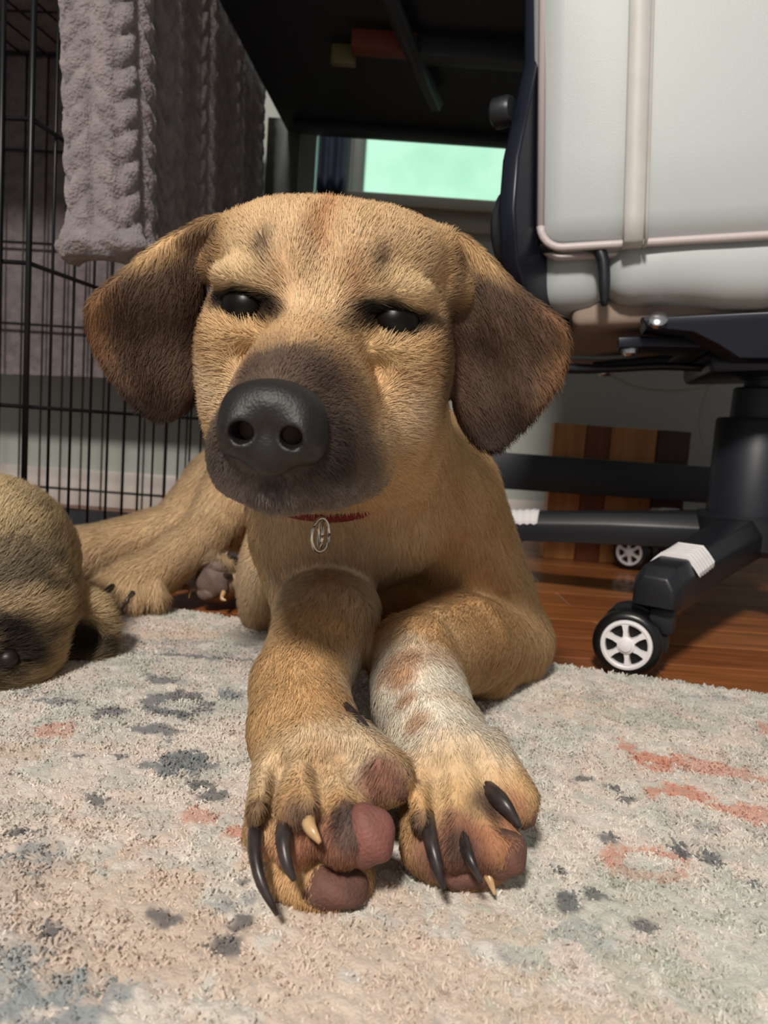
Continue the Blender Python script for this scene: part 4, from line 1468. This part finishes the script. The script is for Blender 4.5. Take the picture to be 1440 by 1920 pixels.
for q, r, c, st in ((surf(503, 1575), .015, linv(196, 150, 116), .7), (surf(552, 1580), .016, linv(176, 120, 92), .75), (surf(630, 1540), .017, linv(176, 132, 104), .7), (surf(700, 1450), .014, linv(150, 130, 120), .75),
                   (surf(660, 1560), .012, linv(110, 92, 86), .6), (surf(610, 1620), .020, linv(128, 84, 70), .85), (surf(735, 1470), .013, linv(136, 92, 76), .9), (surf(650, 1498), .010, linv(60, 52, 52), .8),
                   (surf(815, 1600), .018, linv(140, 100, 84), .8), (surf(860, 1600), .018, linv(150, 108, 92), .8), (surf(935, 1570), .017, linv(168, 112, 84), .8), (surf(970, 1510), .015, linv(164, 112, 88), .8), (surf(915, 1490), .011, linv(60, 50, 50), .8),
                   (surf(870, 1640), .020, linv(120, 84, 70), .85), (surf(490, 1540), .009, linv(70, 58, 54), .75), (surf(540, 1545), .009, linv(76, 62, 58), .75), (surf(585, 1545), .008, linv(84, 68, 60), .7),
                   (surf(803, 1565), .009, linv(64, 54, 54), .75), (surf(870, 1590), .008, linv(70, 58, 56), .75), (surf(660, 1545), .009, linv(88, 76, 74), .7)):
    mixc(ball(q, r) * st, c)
# hind paws: dark between the toes, bare sole
mixc(ball(P(215, 1125, 0.765), 0.016) * 0.6, linv(96, 80, 70))
mixc(ball(P(250, 1130, 0.765), 0.016) * 0.5, linv(110, 90, 78))
mixc(ball(P(410, 1075, 0.80), 0.030) * 0.7, linv(140, 112, 98))
hind = (DV[:, 1] > 0.70) & (DV[:, 0] < -0.15)
mixc(hind * 0.35, CREAM)
LEN = np.where(hind, 0.014, LEN)
fore = (DV[:, 2] < 0.085) & (DV[:, 1] < 0.50)
LEN = np.where(fore, 0.0058, LEN)
paws = (DV[:, 2] < 0.06) & (DV[:, 1] < 0.375)
LEN = np.where(paws, 0.0036, LEN)
col = np.clip(col, 0.003, 0.95)
color_attr(dog_me, 'coat', col * 0.92)

# coat flow
flow = np.zeros_like(DV)
wsum = np.zeros(len(DV))
for a, b, r in BONES:
    ab = b - a; L2 = ab @ ab
    t = np.clip(((DV - a) @ ab) / L2, 0, 1)
    d = np.linalg.norm(DV - a - t[:, None] * ab, axis=1)
    w = np.exp(-((d / r) ** 2) * 2.0)
    flow += w[:, None] * (ab / math.sqrt(L2)) + w[:, None] * np.array([0, 0, -0.25]); wsum += w
flow += np.array([0, 0.05, -0.06])
nose_p = hp(0, 95, -40)
rad = DV - nose_p; rad /= np.linalg.norm(rad, axis=1)[:, None]
hw = (sstep(-120, -70, hy) * is_head)[:, None]
flow = flow * (1 - hw) + rad * hw
for i, (d, (f, C0, u, v, sm, rr)) in enumerate(zip(ear_m, EAR_FN)):
    w = sstep(0.006, 0.002, d)[:, None] * (np.abs(hx) > 62)[:, None]
    dd = -v * 0.9 + u * (0.45 if i else -0.45)
    flow = flow * (1 - w) + dd[None] * w
pw = (sstep(0.075, 0.05, DV[:, 2]) * sstep(0.375, 0.345, DV[:, 1]))[:, None]
flow = flow * (1 - pw) + np.array([0, -0.35, -1.0]) * pw
NOSE_D = np.linalg.norm((DV - hp(0, 92, -50)) * 1000, axis=1)
DEN *= np.where(NOSE_D < 19, 0.0, 1.0)
DEN *= np.where((np.hypot((hx - 37.5) / 11.5, hz / 5.0) < 1) & (hy > -30), 0.0, 1.0)
DEN *= np.where((np.hypot((hx + 37.5) / 11.5, hz / 5.0) < 1) & (hy > -30), 0.0, 1.0)
front = ((DV - _C) / np.linalg.norm(DV - _C, axis=1)[:, None] * DN).sum(1)
DEN *= np.where(DV[:, 1] > 0.8, 0.5, 1.0) * np.where(DV[:, 2] < 0.006, 0.0, 1.0)
DEN *= np.where(is_head, 2.2, 1.0) * np.where(fore, 1.8, 1.0)

M_skin = attr_mat('dog_coat_skin', 'coat', 0.85, 0.15, bump=0.3, bscale=500)
M_fur = attr_mat('dog_fur', 'coat', 0.7, 0.25, normal_attr='lie')
dog = link_mesh('dog', dog_me, M_skin, smooth=True)
tag(dog, 'tan dog with brown drop ears lying on the rug, forepaws stretched out', 'dog')
import os
NF = 480000
grow_fur('fur', DV, DQ, DN.astype(float), col, flow, LEN, DEN, NF, dog, M_fur, width=0.00013, lift=0.28, tone=0.10)

# ---------------------------------------------------------------- nose, eyes, claws, pads
M_nose = mat('wet_black_nose', lin(21, 16, 17), 0.5, var=0.25, vscale=200, bump=0.22, bscale=900, spec=0.5)
M_eye = mat('dark_brown_eye', lin(12, 9, 8), 0.34, spec=0.22)
M_claw = mat('dark_horn_claw', lin(62, 52, 50), 0.36, col2=lin(34, 28, 28), vscale=160, spec=0.5)
M_clawp = mat('pale_horn_claw', lin(206, 172, 128), 0.3, col2=lin(160, 122, 84), vscale=90)
M_pad = mat('brown_paw_pad', lin(116, 78, 66), 0.75, col2=lin(84, 58, 50), vscale=60, bump=0.4, bscale=700)
M_padp = mat('pink_brown_paw_pad', lin(140, 88, 80), 0.65, col2=lin(106, 70, 60), vscale=50, bump=0.4, bscale=700)
M_padg = mat('grey_brown_paw_pad', lin(120, 100, 92), 0.6, col2=lin(98, 80, 74), vscale=60, bump=0.4, bscale=700)

c0 = hp(0, 90, -50)
NFD = Field(np.arange(c0[0] - 0.032, c0[0] + 0.032, 0.0007), np.arange(c0[1] - 0.024, c0[1] + 0.03, 0.0007), np.arange(c0[2] - 0.030, c0[2] + 0.030, 0.0007))
def nell(c, r, k, mode='add'): NFD.ell(hp(c[0], c[1], c[2] - 4.2), np.array(r) / 1000, k / 1000, HA, mode)
def ncap(a, b, ra, rb, k, mode='add'): NFD.cap(hp(a[0], a[1], a[2] - 4.2), hp(b[0], b[1], b[2] - 4.2), ra / 1000, rb / 1000, k / 1000, mode)
nell((0, 89, -37), (19.5, 13, 11), 4)
for s in (-1, 1):
    nell((s * 11.5, 91, -46), (9.5, 13.5, 11.5), 6)
    nell((s * 15.5, 86, -50), (5.5, 10, 8), 4)
nell((0, 90, -54), (10, 10, 10), 6)
for s in (-1, 1):
    ncap((s * 10, 110, -47.5), (s * 9, 95, -46), 5.2, 3.6, 2, 'sub')
    ncap((s * 11.5, 107, -50), (s * 20.5, 97, -53), 2.6, 1.3, 2, 'sub')
ncap((0, 106, -46), (0, 103, -68), 0.9, 1.0, 2.5, 'sub')
nme, NV, NQ = NFD.mesh('nose')
nme.materials.append(M_nose)
no = bpy.data.objects.new('nose', nme); COL.objects.link(no); adopt(no, dog)
no['label'] = 'dark leathery nose with two round nostrils'
M_rim = mat('black_eyelid_rim', lin(20, 16, 16), 0.35)
for s, e in zip((-1, 1), EYES):
    bm = bmesh.new()
    bmesh.ops.create_uvsphere(bm, u_segments=28, v_segments=18, radius=0.0128)
    bmesh.ops.translate(bm, vec=Vector(e), verts=bm.verts)
    from_bm('eye', bm, M_eye, dog, smooth=True)


def claw(pts, r0, material, n=8):
    p = spline(pts, 12)
    t = np.linspace(0, 1, 12)
    return tube('claw', p, r0 * (1 - 0.78 * t ** 1.6), material, dog, n=10, flat=1.25)


def pad(c, r, material, axes=None, name='paw_pad'):
    bm = bmesh.new()
    bmesh.ops.create_uvsphere(bm, u_segments=24, v_segments=16, radius=1.0)
    A = np.eye(3) if axes is None else axes
    for v in bm.verts:
        q = np.array(v.co)
        k = 1 + 0.06 * math.sin(q[0] * 5 + q[2] * 4)
        v.co = Vector(c + (A * (q * np.array(r) * k)[:, None]).sum(0))
    return from_bm(name, bm, material, dog, smooth=True)


# right fore paw
claw([P(494, 1520, .322), P(478, 1570, .304), P(486, 1645, .291), P(520, 1716, .286)], 0.0036, M_claw)
claw([P(545, 1515, .312), P(532, 1565, .293), P(536, 1615, .285), P(552, 1652, .282)], 0.0038, M_claw)
claw([P(575, 1515, .310), P(580, 1548, .291), P(600, 1580, .285)], 0.0034, M_clawp)
claw([P(640, 1488, .330), P(664, 1524, .308), P(700, 1556, .300)], 0.0034, M_claw)
claw([P(648, 1328, .374), P(680, 1358, .352), P(713, 1400, .342)], 0.0026, M_claw)
pad(P(690, 1566, .302), (0.0112, 0.010, 0.0125), M_padp)
pad(P(738, 1466, .329), (0.0078, 0.009, 0.0100), M_pad)
pad(P(625, 1660, .308), (0.0150, 0.011, 0.0085), M_pad)
# left fore paw
claw([P(800, 1530, .326), P(808, 1580, .308), P(822, 1636, .301), P(832, 1668, .299)], 0.0034, M_claw)
claw([P(862, 1560, .320), P(880, 1608, .306), P(903, 1656, .301)], 0.0029, M_claw)
claw([P(902, 1480, .344), P(940, 1504, .327), P(976, 1552, .320)], 0.0046, M_claw)
claw([P(905, 1622, .322), P(918, 1650, .317), P(928, 1678, .314)], 0.0022, M_clawp)
pad(P(945, 1600, .320), (0.0100, 0.009, 0.0105), M_pad)
pad(P(985, 1520, .344), (0.0052, 0.008, 0.0080), M_pad)
pad(P(868, 1630, .326), (0.0140, 0.010, 0.0070), M_pad)
# hind paws
for a in ([P(172, 1096, .732), P(160, 1108, .724), P(150, 1116, .720)], [P(212, 1100, .728), P(200, 1106, .718), P(190, 1120, .713)], [P(250, 1112, .725), P(240, 1124, .718), P(230, 1142, .714)]):
    claw(a, 0.0026, M_claw)
claw([P(345, 1100, .800), P(356, 1104, .795), P(354, 1122, .792)], 0.0026, M_clawp)
claw([P(392, 1040, .792), P(384, 1026, .788), P(392, 1016, .788)], 0.0026, M_clawp)
claw([P(430, 1040, .790), P(444, 1044, .784), P(456, 1042, .782)], 0.0036, M_claw)
claw([P(432, 1082, .785), P(424, 1080, .778), P(420, 1072, .776)], 0.0028, M_claw)
claw([P(420, 1110, .790), P(416, 1122, .784), P(424, 1126, .782)], 0.0026, M_clawp)
pad(P(400, 1090, .795), (0.018, 0.010, 0.0175), M_padg)
pad(P(405, 1062, .795), (0.013, 0.009, 0.0090), M_padg)
pad(P(388, 1112, .795), (0.010, 0.008, 0.0080), M_padg)

# ------------------------------------------------------------------ collar with its ring
M_red = mat('red_collar_webbing', lin(112, 22, 26), 0.8, bump=0.3, bscale=900)
M_ring = mat('steel_ring', lin(205, 200, 190), 0.2, metal=1.0)
collar = empty('dog_collar', tuple(P(640, 975, 0.50)))
tag(collar, 'red collar with a hanging steel ring round the tan dog\'s neck', 'collar')
na, nb = np.array(hp(0, -78, -35)), np.array(P(668, 905, 0.56))
ax_n = nb - na; ax_n /= np.linalg.norm(ax_n)
ca = P(655, 965, 0.455)
cpts = [P(478, 905, 0.50), P(520, 955, 0.478), P(600, 972, 0.468), P(665, 968, 0.465), P(712, 955, 0.475), P(760, 920, 0.50)]
pl_ = spline(cpts, 40)
tube('band', pl_, 0.0042, M_red, collar, n=8, flat=0.4, up=tuple(np.cross(ax_n, [1, 0, 0])))
rc = P(601, 1003, 0.452)
for r_, nm, tw in ((0.0095, 'ring', 0.9), (0.0075, 'ring', 0.35)):
    th = np.linspace(0, 2 * math.pi, 33)
    pts_ = [rc + np.array([math.cos(a) * r_ * tw * 0.55, 0.004 * math.cos(a) * (1 if tw > 0.5 else -1), math.sin(a) * r_ * 1.05]) for a in th]
    tube(nm, pts_, 0.0011, M_ring, collar, n=8)

# ------------------------------------------------------------------ the second dog, head on the rug at the picture's edge
D2 = Field(np.arange(-0.72, -0.165, 0.0026), np.arange(0.44, 0.74, 0.0026), np.arange(-0.006, 0.22, 0.0024))
B2 = []
def lb2(pts, k):
    D2.chain(pts, k)
    for (a, ra), (b, rb) in zip(pts, pts[1:]): B2.append((np.array(a), np.array(b), max(ra, rb)))
sk = P(-18, 1070, 0.575)
D2.ell(sk, (0.058, 0.070, 0.066), 0.02)                                  # skull
D2.ell(P(8, 1150, 0.555), (0.048, 0.050, 0.046), 0.02)                   # brow and cheek side
D2.ell(P(-10, 1225, 0.545), (0.040, 0.040, 0.034), 0.015)
lb2([(P(-60, 1180, 0.545), 0.040), (P(-190, 1235, 0.50), 0.027), (P(-240, 1250, 0.48), 0.024)], 0.02)   # muzzle, out of frame
lb2([(sk + np.array([-0.03, 0.02, 0.0]), 0.060), ((-0.40, 0.635, 0.085), 0.068), ((-0.62, 0.63, 0.09), 0.08)], 0.03)     # neck and shoulders
# ear: a cupped flap lying on the rug
e0 = P(150, 1190, 0.600)
D2.ell(P(138, 1172, 0.600), (0.028, 0.022, 0.030), 0.012)
D2.ell(P(168, 1190, 0.598), (0.016, 0.020, 0.026), 0.010)
D2.ell(P(148, 1200, 0.575), (0.0190, 0.022, 0.0185), 0.005, mode='sub')
ec = P(6, 1238, 0.510)
D2.ell(P(12, 1236, 0.502), (0.010, 0.014, 0.007), 0.004, mode='sub')
D2.F = np.maximum(D2.F, (0.006 - D2.zs)[None, None, :])
me2, V2, Q2 = D2.mesh('dog')
N2 = vert_normals(me2)
n1 = fbm(V2[:, 0] * 90 + V2[:, 2] * 60, V2[:, 1] * 90 + V2[:, 2] * 50, 3)
n2_ = fbm(V2[:, 0] * 240 + V2[:, 2] * 200, V2[:, 1] * 240 - V2[:, 2] * 160, 9, 2)
c2 = np.tile(linv(212, 184, 142), (len(V2), 1)) * (0.88 + 0.24 * n1[:, None])
def mx(w, c):
    global c2
    w = np.clip(w, 0, 1)[:, None]; c2 = c2 * (1 - w) + np.asarray(c)[None] * w
def b2(p, r, st=(1, 1, 1)):
    d = np.linalg.norm((V2 - np.asarray(p)) / np.array(st), axis=1) / r
    return 1 - sstep(0.45, 1.15, d + (n1 - 0.5) * 0.6)
mx(b2(P(60, 1050, 0.52), 0.042, (1.3, 1, 0.75)) * 0.85, linv(104, 96, 80))
mx(b2(P(0, 1070, 0.51), 0.036, (1.4, 1, 0.7)) * 0.7, linv(112, 102, 88))
mx(b2(P(0, 960, 0.53), 0.045) * 0.6, linv(226, 200, 156))
mx(b2(P(60, 1140, 0.51), 0.024, (1.5, 1, 0.6)) * 0.6, linv(206, 178, 142))
mx(b2(P(30, 1188, 0.50), 0.020, (2.0, 1, 0.55)) * 0.92, linv(40, 34, 32))
mx(b2(P(10, 1232, 0.505), 0.030, (1.1, 1, 0.9)) * 0.97, linv(26, 22, 22))
mx(b2(P(5, 1280, 0.50), 0.02) * 0.8, linv(46, 40, 38))
mx(b2(P(152, 1205, 0.588), 0.026, (1, 1, 0.9)) * 0.96, linv(30, 24, 22))
mx(sstep(0.52, 0.66, fbm(V2[:, 0] * 70 + V2[:, 2] * 150, V2[:, 1] * 60 - V2[:, 2] * 60, 19)) * b2(P(40, 1070, 0.53), 0.075) * 0.6, linv(74, 66, 58))
c2 = np.clip(c2 * (0.9 + 0.2 * n2_[:, None]), 0.003, 0.95)
color_attr(me2, 'coat', c2 * 0.92)
f2 = V2 - P(-240, 1250, 0.48); f2 /= np.linalg.norm(f2, axis=1)[:, None]
f2 = f2 + np.array([0.0, 0.1, 0.25])
dog2 = link_mesh('dog', me2, M_skin, smooth=True)
tag(dog2, 'fawn and black dog resting its head on the rug beside the tan dog', 'dog')
vis = np.where(V2[:, 0] < -0.36, 0.0, 1.0)
vis = np.where(np.linalg.norm(V2 - ec, axis=1) < 0.008, 0.0, vis)
grow_fur('fur', V2, Q2, N2.astype(float), c2, f2, np.full(len(V2), 0.012), vis, 80000, dog2, M_fur, width=0.00016, lift=0.35, seed=8)
bm = bmesh.new(); bmesh.ops.create_uvsphere(bm, u_segments=24, v_segments=16, radius=0.0072)
bmesh.ops.translate(bm, vec=Vector(ec + np.array([0.001, 0.004, 0])), verts=bm.verts)
from_bm('eye', bm, mat('amber_brown_eye', lin(36, 26, 22), 0.45, col2=lin(20, 14, 12), vscale=90), dog2, smooth=True)
